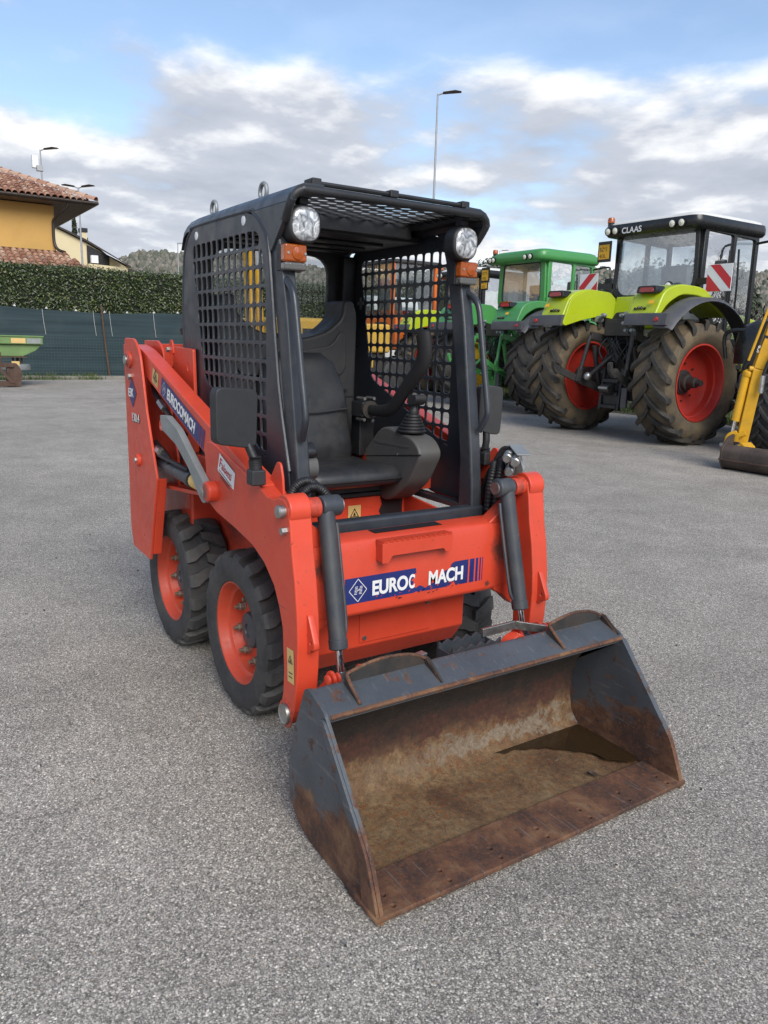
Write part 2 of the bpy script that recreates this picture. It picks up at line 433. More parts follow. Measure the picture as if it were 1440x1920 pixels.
def asphalt():
    m, nt, b = new_mat('worn_asphalt'); T = NT(nt); v = T.coord()
    big = T.noise(v, .35, 5, .6, .3); mid = T.noise(v, 2.2, 6, .6); fine = T.noise(v, 240, 4, .7)
    vb = T.voro(v, 185); vc = T.voro(v, 85); vd = T.voro(v, 400)
    def cellval(x):
        s = T.n('ShaderNodeSeparateColor'); T.l(x.outputs['Color'], s.inputs[0]); return s.outputs[0], s.outputs[1]
    r1, g1 = cellval(vb); r2, g2 = cellval(vc); r3, g3 = cellval(vd)
    c = T.ramp(r3, [(0, .07), (.40, .20), (.8, .36), (1, .58)])
    st = T.ramp(r1, [(0, .11), (.5, .28), (.9, .46), (1, .68)])
    c = T.mix(T.math('GREATER_THAN', g1, .45), c, st)
    tint = T.ramp(g2, [(0, (.30, .29, .28)), (.6, (.40, .39, .375)), (.9, (.34, .28, .20)), (1, (.5, .49, .46))])
    near = T.ramp(vc.outputs['Distance'], [(.26, 1.0), (.34, 0.0)])
    c = T.mix(T.math('MULTIPLY', T.math('GREATER_THAN', r2, .82), near), c, tint)
    edge = T.ramp(vb.outputs['Distance'], [(.35, 1.0), (.75, .62)])
    c = T.mix(1.0, c, edge, 'MULTIPLY')
    c = T.mix(1.0, c, T.ramp(fine, [(.3, .72), (.7, 1.22)]), 'MULTIPLY')
    c = T.mix(1.0, c, T.ramp(big, [(.3, (1.10, 1.005, .87)), (.7, (1.50, 1.375, 1.195))]), 'MULTIPLY')
    c = T.mix(1.0, c, T.ramp(mid, [(.3, .84), (.7, 1.12)]), 'MULTIPLY')
    # oil stains and a few thin cracks
    stain = T.ramp(T.noise(v, .9, 7, .66, .5), [(.60, 0.0), (.80, .55)])
    c = T.mix(stain, c, (.055, .053, .052))
    wv = T.n('ShaderNodeVectorMath', operation='ADD'); T.l(v, wv.inputs[0])
    nz = T.n('ShaderNodeTexNoise'); T.l(v, nz.inputs['Vector']); nz.inputs['Scale'].default_value = 1.3; nz.inputs['Detail'].default_value = 5
    sc = T.n('ShaderNodeVectorMath', operation='SCALE'); T.l(nz.outputs['Color'], sc.inputs[0]); sc.inputs['Scale'].default_value = .9
    T.l(sc.outputs[0], wv.inputs[1])
    ck = T.voro(wv.outputs[0], .22, 'DISTANCE_TO_EDGE')
    crack = T.math('MULTIPLY', T.ramp(ck.outputs['Distance'], [(.0, 1.0), (.0022, 0.0)]), T.ramp(T.noise(v, .25, 3), [(.58, 0.0), (.70, .5)]))
    c = T.mix(crack, c, (.045, .042, .038))
    # sandy dust lies along the far edge of the yard, below the fence
    sp = T.n('ShaderNodeSeparateXYZ'); T.l(v, sp.inputs[0])
    du = T.math('ADD', T.math('MULTIPLY', sp.outputs[0], -.07), T.math('MULTIPLY', T.noise(v, .6, 6, .65), 1.2))
    c = T.mix(T.ramp(du, [(1.35, 0.0), (2.2, .6)]), c, T.mix(1.0, T.ramp(T.noise(v, 3, 6, .7), [(.3, (.27,.235,.185)), (.7, (.40,.35,.28))]), T.ramp(fine, [(.3,.85),(.7,1.15)]), 'MULTIPLY'))
    T.l(c, b.inputs['Base Color']); b.inputs['Roughness'].default_value = .82
    b.inputs['Specular IOR Level'].default_value = .35
    h = T.math('ADD', T.math('MULTIPLY', r1, .7), T.math('MULTIPLY', r3, .5))
    h = T.math('ADD', h, T.math('MULTIPLY', vb.outputs['Distance'], -1.0))
    h = T.math('ADD', h, T.math('MULTIPLY', fine, .5))
    T.l(T.bump(h, .55, .0035), b.inputs['Normal'])
    return m
M['asphalt'] = asphalt()

def bucket_steel(name, paint_amt):
    """worn slate paint over rusting steel; paint_amt shifts how much paint is left"""
    m, nt, b = new_mat(name); T = NT(nt); v = T.coord()
    rn = T.noise(v, 7, 9, .68, .4)
    rust = T.ramp(rn, [(.28, (.028, .018, .014)), (.42, (.062, .030, .020)), (.52, (.105, .047, .026)), (.62, (.165, .085, .042)), (.75, (.20, .14, .085))])
    speck = T.ramp(T.noise(v, 95, 5, .6), [(.56, 0.0), (.64, .75)])
    rust = T.mix(speck, rust, (.17, .062, .020))
    dark = T.ramp(T.noise(v, 40, 6, .65), [(.55, 0.0), (.68, .7)])
    rust = T.mix(dark, rust, (.030, .020, .017))
    pn = T.ramp(T.noise(v, 5, 5, .6), [(.3, (.045, .053, .062)), (.7, (.075, .084, .095))])
    s = T.n('ShaderNodeSeparateXYZ'); T.l(v, s.inputs[0])
    # ragged line where abrasion has taken the paint
    k = T.math('ADD', T.math('MULTIPLY', s.outputs[2], 2.6), T.math('MULTIPLY', T.noise(v, 6, 8, .68, .5), 1.3))
    k = T.math('ADD', k, T.math('MULTIPLY', T.noise(v, 60, 5, .7), .35))
    k = T.math('ADD', k, T.math('MULTIPLY', s.outputs[0], -.75))
    mask = T.ramp(T.math('ADD', k, paint_amt), [(.46, 0.0), (.60, 1.0)])
    mask = T.math('MULTIPLY', mask, T.ramp(T.noise(v, 16, 8, .7, .3), [(.56, 1.0), (.62, .10)]))
    c = T.mix(mask, rust, pn)
    sw = T.n('ShaderNodeMapping'); T.l(v, sw.inputs[0]); sw.inputs['Rotation'].default_value = (.3, .7, .2); sw.inputs['Scale'].default_value = (6, 120, 60)
    scr = T.ramp(T.noise(sw.outputs[0], 1.0, 3, .5), [(.62, 0.0), (.70, .45)])
    c = T.mix(scr, c, (.15, .145, .14))
    T.l(c, b.inputs['Base Color'])
    T.l(T.ramp(mask, [(0, .82), (1, .48)]), b.inputs['Roughness'])
    T.l(T.bump(T.math('ADD', rn, T.noise(v, 90, 5, .7)), .35, .003), b.inputs['Normal'])
    return m
M['bucket_side'] = bucket_steel('bucket_side_steel', .25)
M['bucket_top'] = bucket_steel('bucket_top_steel', .02)
M['bucket_edge'] = bucket_steel('bucket_rusty_edge', -2.2)

def bucket_inside():
    m, nt, b = new_mat('bucket_inside_rust'); T = NT(nt); v = T.coord()
    s = T.n('ShaderNodeSeparateXYZ'); T.l(v, s.inputs[0])
    blotch = T.noise(v, 3.6, 9, .70, .6)
    # floor: ochre silt over rust
    c = T.ramp(blotch, [(.30, (.050, .026, .016)), (.42, (.100, .052, .024)), (.52, (.145, .086, .040)), (.64, (.195, .135, .070)), (.78, (.23, .17, .095))])
    c = T.mix(1.0, c, T.ramp(T.noise(v, 45, 7, .75), [(.28, .45), (.72, 1.45)]), 'MULTIPLY')
    sp1 = T.ramp(T.noise(v, 62, 6, .60, .5), [(.545, 0.0), (.585, 1.0)])
    sp1 = T.math('MULTIPLY', sp1, T.ramp(T.noise(v, 3.2, 4, .6), [(.36, .05), (.58, .95)]))
    c = T.mix(sp1, c, T.ramp(T.noise(v, 20, 4), [(.35, (.085, .028, .009)), (.65, (.20, .072, .016))]))
    sp2 = T.ramp(T.noise(v, 170, 4, .6), [(.60, 0.0), (.66, .85)])
    c = T.mix(sp2, c, (.030, .020, .014))
    sp3 = T.ramp(T.noise(v, 230, 3, .6), [(.66, 0.0), (.71, .8)])
    c = T.mix(sp3, c, (.33, .28, .20))
    # back wall: dark rust
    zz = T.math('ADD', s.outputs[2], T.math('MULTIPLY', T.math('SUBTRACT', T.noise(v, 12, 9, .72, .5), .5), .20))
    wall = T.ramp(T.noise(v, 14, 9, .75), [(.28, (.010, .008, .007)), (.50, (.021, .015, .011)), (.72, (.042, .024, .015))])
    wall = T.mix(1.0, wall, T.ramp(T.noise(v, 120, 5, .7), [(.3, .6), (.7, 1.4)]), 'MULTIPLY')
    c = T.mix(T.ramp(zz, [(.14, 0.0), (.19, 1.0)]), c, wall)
    red = T.ramp(T.noise(v, 55, 7, .75), [(.30, (.024, .010, .007)), (.60, (.070, .026, .016)), (.75, (.11, .050, .029))])
    c = T.mix(T.math('MULTIPLY', T.ramp(zz, [(.12, 0.0), (.14, 1.0), (.21, 1.0), (.26, 0.0)]), T.ramp(T.noise(v, 7, 6, .65), [(.36, .25), (.56, .95)])), c, red)
    # pale flaking film along the fold
    film = T.math('MULTIPLY', T.ramp(zz, [(.045, 0.0), (.055, 1.0), (.108, 1.0), (.118, 0.0)]), T.ramp(T.noise(v, 10, 9, .72, .2), [(.44, 0.0), (.49, .92)]))
    film = T.math('MULTIPLY', film, T.ramp(T.math('ADD', s.outputs[1], T.math('MULTIPLY', T.noise(v, 5, 4), .5)), [(-.15, .25), (.35, 1.0)]))
    c = T.mix(film, c, T.ramp(T.noise(v, 75, 6, .75), [(.3, (.085, .060, .040)), (.7, (.235, .19, .135))]))
    T.l(c, b.inputs['Base Color']); b.inputs['Roughness'].default_value = .82
    T.l(T.bump(T.math('ADD', T.noise(v, 70, 7, .75), T.noise(v, 9, 5)), .6, .005), b.inputs['Normal'])
    return m
M['bucket_in'] = bucket_inside()

def water():
    m, nt, b = new_mat('muddy_water'); T = NT(nt)
    b.inputs['Base Color'].default_value = (.030, .018, .009, 1); b.inputs['Roughness'].default_value = .06
    b.inputs['IOR'].default_value = 1.33
    n = T.noise(T.coord(), 40, 3); T.l(T.bump(n, .03, .002), b.inputs['Normal'])
    return m
M['water'] = water()

def glass(name, tint=(.75, .82, .80), dirt=.0, refl=1.0, dirt_sky_col=(.35, .36, .36)):
    m, nt, b = new_mat(name); T = NT(nt); out = nt.nodes['Material Output']
    nt.nodes.remove(b)
    tr = T.n('ShaderNodeBsdfTransparent'); tr.inputs[0].default_value = tuple(tint) + (1,)
    gl = T.n('ShaderNodeBsdfGlossy'); gl.inputs['Roughness'].default_value = .02
    v = T.coord()
    T.l(T.bump(T.noise(v, 3.2, 3, .5, .6), .10, .02), gl.inputs['Normal'])
    fr = T.n('ShaderNodeFresnel'); fr.inputs[0].default_value = 1.55
    mx = T.n('ShaderNodeMixShader'); T.l(T.math('MULTIPLY', fr.outputs[0], refl, True), mx.inputs[0])
    T.l(tr.outputs[0], mx.inputs[1]); T.l(gl.outputs[0], mx.inputs[2])
    last = mx.outputs[0]
    if dirt:
        df = T.n('ShaderNodeBsdfDiffuse'); df.inputs[0].default_value = tuple(dirt_sky_col) + (1,)
        k = T.math('MULTIPLY', T.ramp(T.noise(v, 26, 8, .75), [(.35, .25), (.7, 1.0)]), dirt)
        m2 = T.n('ShaderNodeMixShader'); T.l(k, m2.inputs[0]); T.l(last, m2.inputs[1]); T.l(df.outputs[0], m2.inputs[2]); last = m2.outputs[0]
    T.l(last, out.inputs[0])
    return m
M['glass'] = glass('cab_glass', (.82, .90, .92), .06, 5.0, (.45,.48,.50))
def streak_glass():
    m = glass('streaked_rear_glass', (.84,.91,.94), .26, 7.0, (.50,.60,.68))  # pale bluish film: dust streaks plus sky reflection put into the colour
    nt = m.node_tree
    for n in nt.nodes:
        if n.type == 'TEX_NOISE' and abs(n.inputs['Scale'].default_value - 26) < .1:
            T = NT(nt); v = T.coord('Object', (9, 9, .8)); nt.links.new(v, n.inputs['Vector']); n.inputs['Scale'].default_value = 1.0; n.inputs['Distortion'].default_value = .8
    return m
M['glass_streak'] = streak_glass()
M['glass_clean'] = glass('clear_glass', (.90,.94,.95), 0, 1.0)
M['glass_dirty'] = glass('dusty_rear_glass', (.80, .82, .82), .30, 1.2)
def lens(name, col, rough=.12, alpha=.85):
    m, nt, b = new_mat(name); T = NT(nt)
    b.inputs['Base Color'].default_value = tuple(col) + (1,); b.inputs['Roughness'].default_value = rough
    b.inputs['Transmission Weight'].default_value = .55; b.inputs['IOR'].default_value = 1.45
    b.inputs['Coat Weight'].default_value = .5; b.inputs['Coat Roughness'].default_value = .05
    w = T.n('ShaderNodeTexWave', wave_type='BANDS', bands_direction='Y'); T.l(T.coord(), w.inputs[0]); w.inputs['Scale'].default_value = 55
    T.l(T.bump(w.outputs[1], .25, .002), b.inputs['Normal'])
    return m
M['amber'] = lens('amber_lens', (.60, .13, .008), .18); M['clear_lens'] = lens('clear_lens', (.20, .20, .19), .15); M['red_lens'] = lens('red_lens', (.55, .03, .03))
def lampglass():
    m, nt, b = new_mat('headlamp_lens'); T = NT(nt); v = T.coord()
    c = T.ramp(T.noise(v, 34, 3, .5, 1.6), [(.32, (.10, .11, .12)), (.45, (.30, .31, .32)), (.56, (.46, .47, .48)), (.66, (.80, .81, .80))])
    T.l(c, b.inputs['Base Color']); b.inputs['Roughness'].default_value = .30; b.inputs['Metallic'].default_value = .25
    b.inputs['Coat Weight'].default_value = 1.0; b.inputs['Coat Roughness'].default_value = .03
    T.l(T.bump(T.noise(v, 30, 3, .5, .8), .15, .01), b.inputs['Normal'])
    return m
M['lamp'] = lampglass()
# ------------------------------------------------------------------ ground
g = MB()
g.add([(-1600,-1600,0),(1600,-1600,0),(1600,1600,0),(-1600,1600,0)], [(0,1,2,3)])
structure(g.build('asphalt_yard', M['asphalt']))

# ------------------------------------------------------------------ skid steer loader (faces +X, origin under its middle)
SK = thing('skid_steer_loader', (0,0,0), 'orange-red compact skid steer loader with open black cab and rusty front bucket', 'loader')

def skid_tyre(R, W, n):
    mb = MB(); rb = R - .026
    half = [(.205, .088), (.214, .101), (.240, .111), (.272, .1135), (.298, .110), (.313, .100), (rb, .084)]
    prof = half + [(r, -h) for r, h in reversed(half)]
    mb.lathe(prof, (0,0,0), (0,1,0), 72, closed=True)
    mb.lathe([(.284, .1125), (.288, .1165), (.293, .1115)], (0,0,0), (0,1,0), 60, caps=False)
    mb.lathe([(.236, .1085), (.240, .1145), (.245, .1115)], (0,0,0), (0,1,0), 60, caps=False)
    for side in (-1, 1):
        for i in range(n):
            t0 = 2*PI*(i + (.5 if side > 0 else 0))/n
            jig = random.uniform(-.004, .004)
            st = [(-.010, .125, R-.002, .040), (.036, .070, R, .054), (.066, .012, R-.001, .060), (.090, .002, R-.004, .060), (.102, -.002, R-.014, .056), (.106, -.004, R-.034, .050)]
            vs = []
            for y, dt, r, w in st:
                for a, rr in ((-w/2, r), (w/2, r), (w/2*1.12, min(r-.02, rb-.012)), (-w/2*1.12, min(r-.02, rb-.012))):
                    th = t0 + dt + jig + a/R
                    vs.append((rr*math.cos(th), side*y, rr*math.sin(th)))
            fs = [(0,1,2,3)]
            for k in range(len(st)-1):
                for q in range(4): fs.append((k*4+q, k*4+(q+1) % 4, k*4+4+(q+1) % 4, k*4+4+q))
            e = (len(st)-1)*4; fs.append((e+3,e+2,e+1,e))
            mb.add(vs, fs, 1)
    return mb
tyre_me = skid_tyre(.337, .228, 18).mesh('tyre', [M['rubber'], M['rubber_lug']], sharp=32)
rim_mb = MB().lathe([(.208, .086), (.214, .090), (.214, .096), (.204, .096), (.198, .088), (.190, .060), (.186, .052), (.176, .048), (.170, .020), (.165, .006), (.118, .010), (.105, .016), (.0, .016)], (0,0,0), (0,-1,0), 56, caps=False)
rim_mb.lathe([(.208, .086), (.19, .0), (.19, -.09), (.17, -.09), (.165, .0)], (0,0,0), (0,-1,0), 40, caps=False)
rim_me = rim_mb.mesh('rim', M['rim_red'], sharp=50)
hub_me = MB().lathe([(.076, .012), (.076, .034), (.070, .042), (.030, .046), (.028, .040), (.0, .040)], (0,0,0), (0,-1,0), 36).mesh('hub_cap', M['slate_worn'])
nut_mb = MB().lathe([(.022, 0), (.022, .003), (.018, .006), (.0175, .023), (.013, .027), (.0, .027)], (0,0,0), (0,-1,0), 6)
nut_mb.cyl((0,0,0), (0,-.043,0), .009, seg=10)
nut_me = nut_mb.mesh('wheel_nut', M['nut_steel'])
def link(name, me, parent, loc=(0,0,0), rot=(0,0,0)):
    o = bpy.data.objects.new(name, me); COL.objects.link(o); o.parent = parent; o.location = loc; o.rotation_euler = rot; return o
for s in (-1, 1):
    for x in (.330, -.505):
        w = sub('wheel', SK, (x - .012, -.380 if s < 0 else .515, .333), 0 if s < 0 else PI)
        link('tyre', tyre_me, w, rot=(0, random.uniform(0, 6), 0))
        link('rim', rim_me, w); link('hub_cap', hub_me, w)
        for k in range(8):
            a = 2*PI*(k+.3)/8
            link('wheel_nut', nut_me, w, (.130*math.cos(a), -.010, .130*math.sin(a)))
        v = MB().cyl((.155, -.01, -.075), (.150, -.045, -.072), .006, seg=8).build('valve_stem', M['hose'], w)

# chassis
c = MB().prism([(-.86,.30),(-.70,.20),(.50,.20),(.62,.26),(.62,.585),(.28,.585),(.28,.86),(-.86,.86)], 1, -.262, .262)
c.build('chassis_tub', M['red'], SK, bevel=.008)
c = MB().prism([(.56,.255),(.70,.285),(.762,.37),(.762,.795),(.742,.795),(.742,.590),(.56,.590)], 1, -.34, .34)
c.build('nose_plate', M['red'], SK, bevel=.006)
b = MB().box(.7625, .767, -.165, .168, .385, .522).build('cover_plate', M['red'], SK, bevel=.002)
for y in (-.145, .148): MB().cyl((.767,y,.405 if y < 0 else .50), (.774,y,.405 if y < 0 else .50), .009, seg=6).build('bolt', M['steel'], b)
for s in (-1, 1):
    MB().prism([(-.60,.80),(.05,.868),(.30,.868),(.30,.852),(.05,.851),(-.60,.783)], 1, s*.263, s*.505).build('mudguard', M['red'], SK, bevel=.003)
    for x in (.330, -.505): MB().cyl((x-.012,s*.25,.333), (x-.012,s*(.30 if s < 0 else .45),.333), .10, seg=24).build('axle_flange', M['red'], SK)
    # rear towers: outer plate, inner plate, back and bosses
    ot = smooth_poly([(-.805,1.488),(-.645,1.486),(-.560,1.43),(-.487,1.158),(-.362,.862),(-.46,.60),(-.513,.44),(-.80,.445),(-.835,.56)], 4, [.02,.03,.06,.02,.01,0,.01,.01,.02])
    t = MB().prism(ot, 1, s*.560, s*.572).build('tower_plate', M['red'], SK, bevel=.003)
    MB().prism([(-.50,.47),(-.37,.86),(-.385,.86),(-.515,.47)], 1, s*.52, s*.5598).build('folded_edge', M['red'], t, bevel=.003)
    it = smooth_poly([(-.86,1.478),(-.635,1.480),(-.562,1.43),(-.548,1.33),(-.40,.95),(-.40,.80),(-.86,.80)], 4, [.01,.04,.05,.02,.01,0,0])
    MB().prism(it, 1, s*.448, s*.460).build('tower_inner_plate', M['red'], SK, bevel=.003)
    MB().box(-.872, -.836, s*.4481, s*.5599, .82, 1.455).build('tower_back', M['red'], SK, bevel=.002)
    p = MB().lathe([(.040,0),(.040,.016),(.032,.022),(.032,.026)], (-.725,s*.566,1.385), (0,s,0), 28).build('pivot_boss', M['red'], SK, bevel=.002)
    MB().lathe([(.022,0),(.022,.030),(.018,.034),(0,.034)], (-.725,s*.566,1.385), (0,s,0), 24).build('pivot_pin', M['steel'], p)
    MB().cyl((-.728,s*.572,1.305), (-.728,s*.584,1.305), .016, seg=6).build('bolt', M['steel'], p)
    p = MB().lathe([(.030,0),(.030,.016),(.026,.02),(.026,.022)], (-.632,s*.566,.913), (0,s,0), 24).build('cylinder_boss', M['red'], SK)
    MB().lathe([(.013,0),(.013,.030),(0,.030)], (-.632,s*.566,.913), (0,s,0), 6).build('bolt', M['steel'], p)
    curve_mesh('body_side_plate', [smooth_poly([(-.464,1.0),(-.186,1.0),(-.20,1.448),(-.464,1.455)], 3, .01), [(-.268+.008*math.cos(a*PI/6), 1.372+.022*math.sin(a*PI/6)) for a in range(12)]], .012, frame((0,s*.438,0),(1,0,0),(0,0,1)), M['red'], SK, bevel=.001)
    MB().box(-.40, .40, s*.28, s*.436, .872, .99).build('side_box', M['red'], SK, bevel=.004)
# engine hood behind the cab
MB().prism([(-.92,.55),(-.40,.55),(-.40,1.36),(-.60,1.38),(-.88,1.25)], 1, -.40, .40).build('engine_hood', M['red'], SK, bevel=.015)
MB().box(-.90, -.866, -.447, .447, 1.30, 1.462).build('tower_bridge', M['red'], SK, bevel=.004)
a = MB().lathe([(.0,0),(.034,0),(.040,.01),(.040,.05),(.045,.052),(.045,.075),(.03,.088),(0,.09)], (-.50,-.33,1.475), (-.25,-.25,1), 20).build('filler_cap', M['black_plastic'], SK)
MB().tube([(-.50,-.33,1.34),(-.50,-.33,1.42),(-.50,-.33,1.48)], .034).build('filler_neck', M['hose'], a)
t = MB().prism(smooth_poly([(-.50,1.42),(-.44,1.42),(-.45,1.475),(-.470,1.49),(-.49,1.475)], 3, .015), 1, -.452, -.444).build('hinge_tab', M['red'], SK, bevel=.002)
MB().cyl((-.50,-.465,1.44), (-.50,-.44,1.44), .014, seg=6).build('bolt', M['steel'], t)

# lift arms
beam = smooth_poly([(-.83,1.40),(-.78,1.462),(-.62,1.440),(.36,1.135),(.74,1.016),(.71,.94),(.35,1.0),(.17,1.064),(-.605,1.330),(-.75,1.325)], 3, [.04,.03,.05,.1,.02,.02,.1,.1,.05,.05])
plate = [(.208,1.063),(.215,1.092),(.240,1.108),(.30,1.112),(.368,1.097),(.55,1.055),(.69,1.020),(.727,1.016),(.79,.992),(.84,.992),(.88,1.004),(.92,1.004),(.948,.985),(.961,.930),(.975,.837),(.996,.747),(1.012,.639),(1.018,.555),(1.015,.452),(1.006,.374),(.985,.285),(.962,.244),(.932,.230),(.902,.245),(.889,.285),(.908,.336),(.915,.417),(.905,.566),(.880,.630),(.840,.695),(.762,.755),(.665,.793),(.501,.821),(.327,.843),(.262,.862),(.228,.90),(.216,.95),(.220,1.0)]
for s in (-1, 1):
    arm = MB().prism(beam, 1, s*.478, s*.547).build('lift_arm', M['red'], SK, bevel=.012, seg=3)
    MB().prism(plate, 1, s*.472, s*.553).build('arm_front_plate', M['red'], arm, bevel=.006)
    # cylinder boss at the top of the arm, pins and hook
    bo = MB().lathe([(.052,0),(.052,.075)], (.912,s*.476,.967), (0,s,0), 30)
    bo.lathe([(.034,0),(.034,.06)], (.912,s*.425,.967), (0,s,0), 26)
    bo.build('arm_boss', M['red'], arm, bevel=.005)
    MB().lathe([(.022,0),(.022,.022),(.018,.027),(0,.027)], (.917,s*.55,.965), (0,s,0), 20).build('pin', M['steel'], arm)
    MB().cyl((.935,s*.545,.905), (.935,s*.572,.905), .013, seg=6).build('bolt', M['steel'], arm)
    MB().lathe([(.036,0),(.036,.010),(.034,.014),(.030,.014),(.028,.012),(0,.013)], (.934,s*.552,.272), (0,s,0), 28).build('lower_pin', M['steel'], arm)
    MB().lathe([(.048,0),(.048,.004)], (.934,s*.5515,.272), (0,s,0), 28).build('pin_boss', M['red'], arm)
    hk = smooth_poly([(1.005,.640),(1.018,.64),(1.062,.555),(1.062,.535),(1.035,.53),(1.03,.515),(1.005,.52)], 3, .008)
    eye = [(1.040+.009*math.cos(k*PI/5), .553+.009*math.sin(k*PI/5)) for k in range(10)]
    curve_mesh('tie_down_hook', [hk, eye], .016, frame((0,s*.508,0),(1,0,0),(0,0,1)), M['red'], arm, bevel=.002)
    # tilt cylinder
    h, e = Vector((.911,s*.398,.967)), Vector((1.025,s*.405,.506))
    d = (e-h).normalized()
    cy = MB().lathe([(.0,.0),(.029,.0),(.031,.02),(.030,.03),(.030,.44),(.032,.442),(.032,.472),(.027,.476),(.012,.476)], h + d*.0, d, 26).build('tilt_cylinder', M['slate_worn'], SK, sharp=30)
    MB().lathe([(.030,0),(.036,.004),(.036,.072),(.030,.076)], (h.x,s*.345,h.z), (0,s,0), 26).build('cylinder_head', M['slate_worn'], cy, bevel=.003)
    MB().lathe([(.024,0),(.024,.010),(0,.010)], (h.x,s*.338,h.z), (0,s,0), 22).build('head_pin', M['steel'], cy)
    MB().cyl(h+d*.47, h+d*.58, .0125, seg=16).build('piston_rod', M['chrome'], cy)
    q = h + d*.585
    MB().lathe([(.026,0),(.026,.05)], (q.x,q.y-.025,q.z-.005), (0,1,0), 22).cyl(h+d*.55, q, .018, seg=14).build('rod_eye', M['slate_worn'], cy, bevel=.003)
    off = Vector((-.005, -s*.038, 0))
    MB().tube([h+d*.06+off, h+d*.12+off*1.05, h+d*.36+off*1.05, h+d*.42+off*.9, h+d*.44+off*.6], .0065, 8).build('oil_pipe', M['slate_worn'], cy)
    # lift cylinder and its grey safety prop
    a0, a1 = Vector((-.63,s*.51,.925)), Vector((.30,s*.515,.90))
    dd = (a1-a0).normalized()
    lc = MB().cyl(a0, a0+dd*.60, .034, seg=22).lathe([(.037,0),(.037,.03)], a0+dd*.57, dd, 22).build('lift_cylinder', M['slate_worn'], SK, bevel=.002)
    MB().cyl(a0+dd*.59, a1, .018, seg=14).build('lift_rod', M['chrome'], lc)
    MB().tube([a0+dd*(.61+.018*k)+Vector((0,0,0)) for k in range(8)], lambda t: .030+.003*math.sin(t*44), 14, 3).build('rope_wrap', M['decal_cream'], lc)
    MB().tube([(-.60,s*.50,1.0),(-.45,s*.53,1.0),(-.36,s*.535,.985),(-.30,s*.535,.965),(-.31,s*.53,.94)], .013, 8).build('hose', M['hose'], lc)
    MB().tube([(-.60,s*.52,.975),(-.40,s*.55,.97),(-.20,s*.55,.965),(-.05,s*.53,.95)], .009, 8).build('hose', M['hose'], lc)
    MB().cyl((-.44,s*.545,.99), (-.36,s*.548,.985), .019, seg=6).build('hose_fitting', M['steel'], lc)
    pr = MB().prism(smooth_poly([(-.250,1.165),(-.165,1.168),(-.03,1.128),(.115,1.042),(.285,.945),(.308,.915),(.298,.880),(.262,.868),(.225,.885),(.10,.985),(-.05,1.062),(-.235,1.105)], 3, [.008,.01,.02,.01,.02,.03,.03,.03,.02,.01,.02,.008]), 1, s*.548 if False else s*.5535, s*.582).build('safety_prop', M['zinc'], SK, bevel=.003)
    MB().lathe([(.026,0),(.026,.008),(.018,.014),(0,.014)], (.278,s*.580,.915), (0,s,0), 22).build('prop_pin', M['steel'], pr)
    MB().lathe([(.040,0),(.040,.034),(.034,.040),(0,.040)], (.315,s*.552,.925), (0,s,0), 24).build('prop_boss', M['red'], arm, bevel=.002)
    MB().tube([(-.262,s*.568,1.15),(-.285,s*.568,1.13),(-.283,s*.568,1.10),(-.25,s*.568,1.10)], .006, 8).build('prop_handle', M['red'], pr)
    MB().tube([(-.60,s*.50,1.27),(-.52,s*.515,1.235),(-.40,s*.52,1.19),(-.25,s*.52,1.135),(-.1,s*.52,1.09)], lambda t: .012+.002*math.sin(t*150), 8, 12).build('hose', M['hose'], arm)
    MB().cyl((-.43,s*.525,1.205), (-.36,s*.525,1.178), .017, seg=6).build('hose_fitting', M['steel'], arm)

# cross beam between the arms, with step, gussets and grip strip
cb = MB().prism([(.80,.545),(.893,.553),(.905,.566),(.905,.795),(.893,.826),(.87,.836),(.80,.838)], 1, -.471, .471).build('cross_beam', M['red'], SK, bevel=.008, seg=3)
for s in (-1, 1):
    MB().prism([(s*.37,.60),(s*.372,.552),(s*.42,.525),(s*.471,.48),(s*.471,.60)], 0, .86, .9035).build('gusset', M['red'], cb, bevel=.003)
    MB().prism([(s*.33,.825),(s*.471,.93),(s*.471,.82)], 0, .83, .895).build('gusset', M['red'], cb, bevel=.006)
stp = MB().prism(smooth_poly([(-.190,.748),(-.162,.748),(-.147,.772),(.078,.772),(.088,.758),(.118,.758),(.118,.820),(-.190,.820)], 2, .004), 0, .940, .947)
stp.box(.9055, .940, -.190, -.183, .752, .820).box(.9055, .940, .111, .118, .762, .820)
step = stp.build('step', M['red'], cb, bevel=.0015)
tt = MB().box(.899, .9465, -.187, .115, .8205, .826)
for k in range(13):
    y = -.178 + k*.0235
    tt.add([(.947,y-.009,.820),(.947,y+.009,.820),(.951,y+.004,.833),(.951,y-.004,.833),(.925,y-.009,.826),(.925,y+.009,.826)], [(0,1,2,3),(3,2,5,4),(0,3,4),(1,5,2)])
tt.build('step_tread', M['red'], step)
MB().add([(.815,-.17,.8395),(.865,-.17,.8385),(.865,.13,.8385),(.815,.13,.8395)], [(0,1,2,3)]).build('grip_strip', M['ink'], cb)

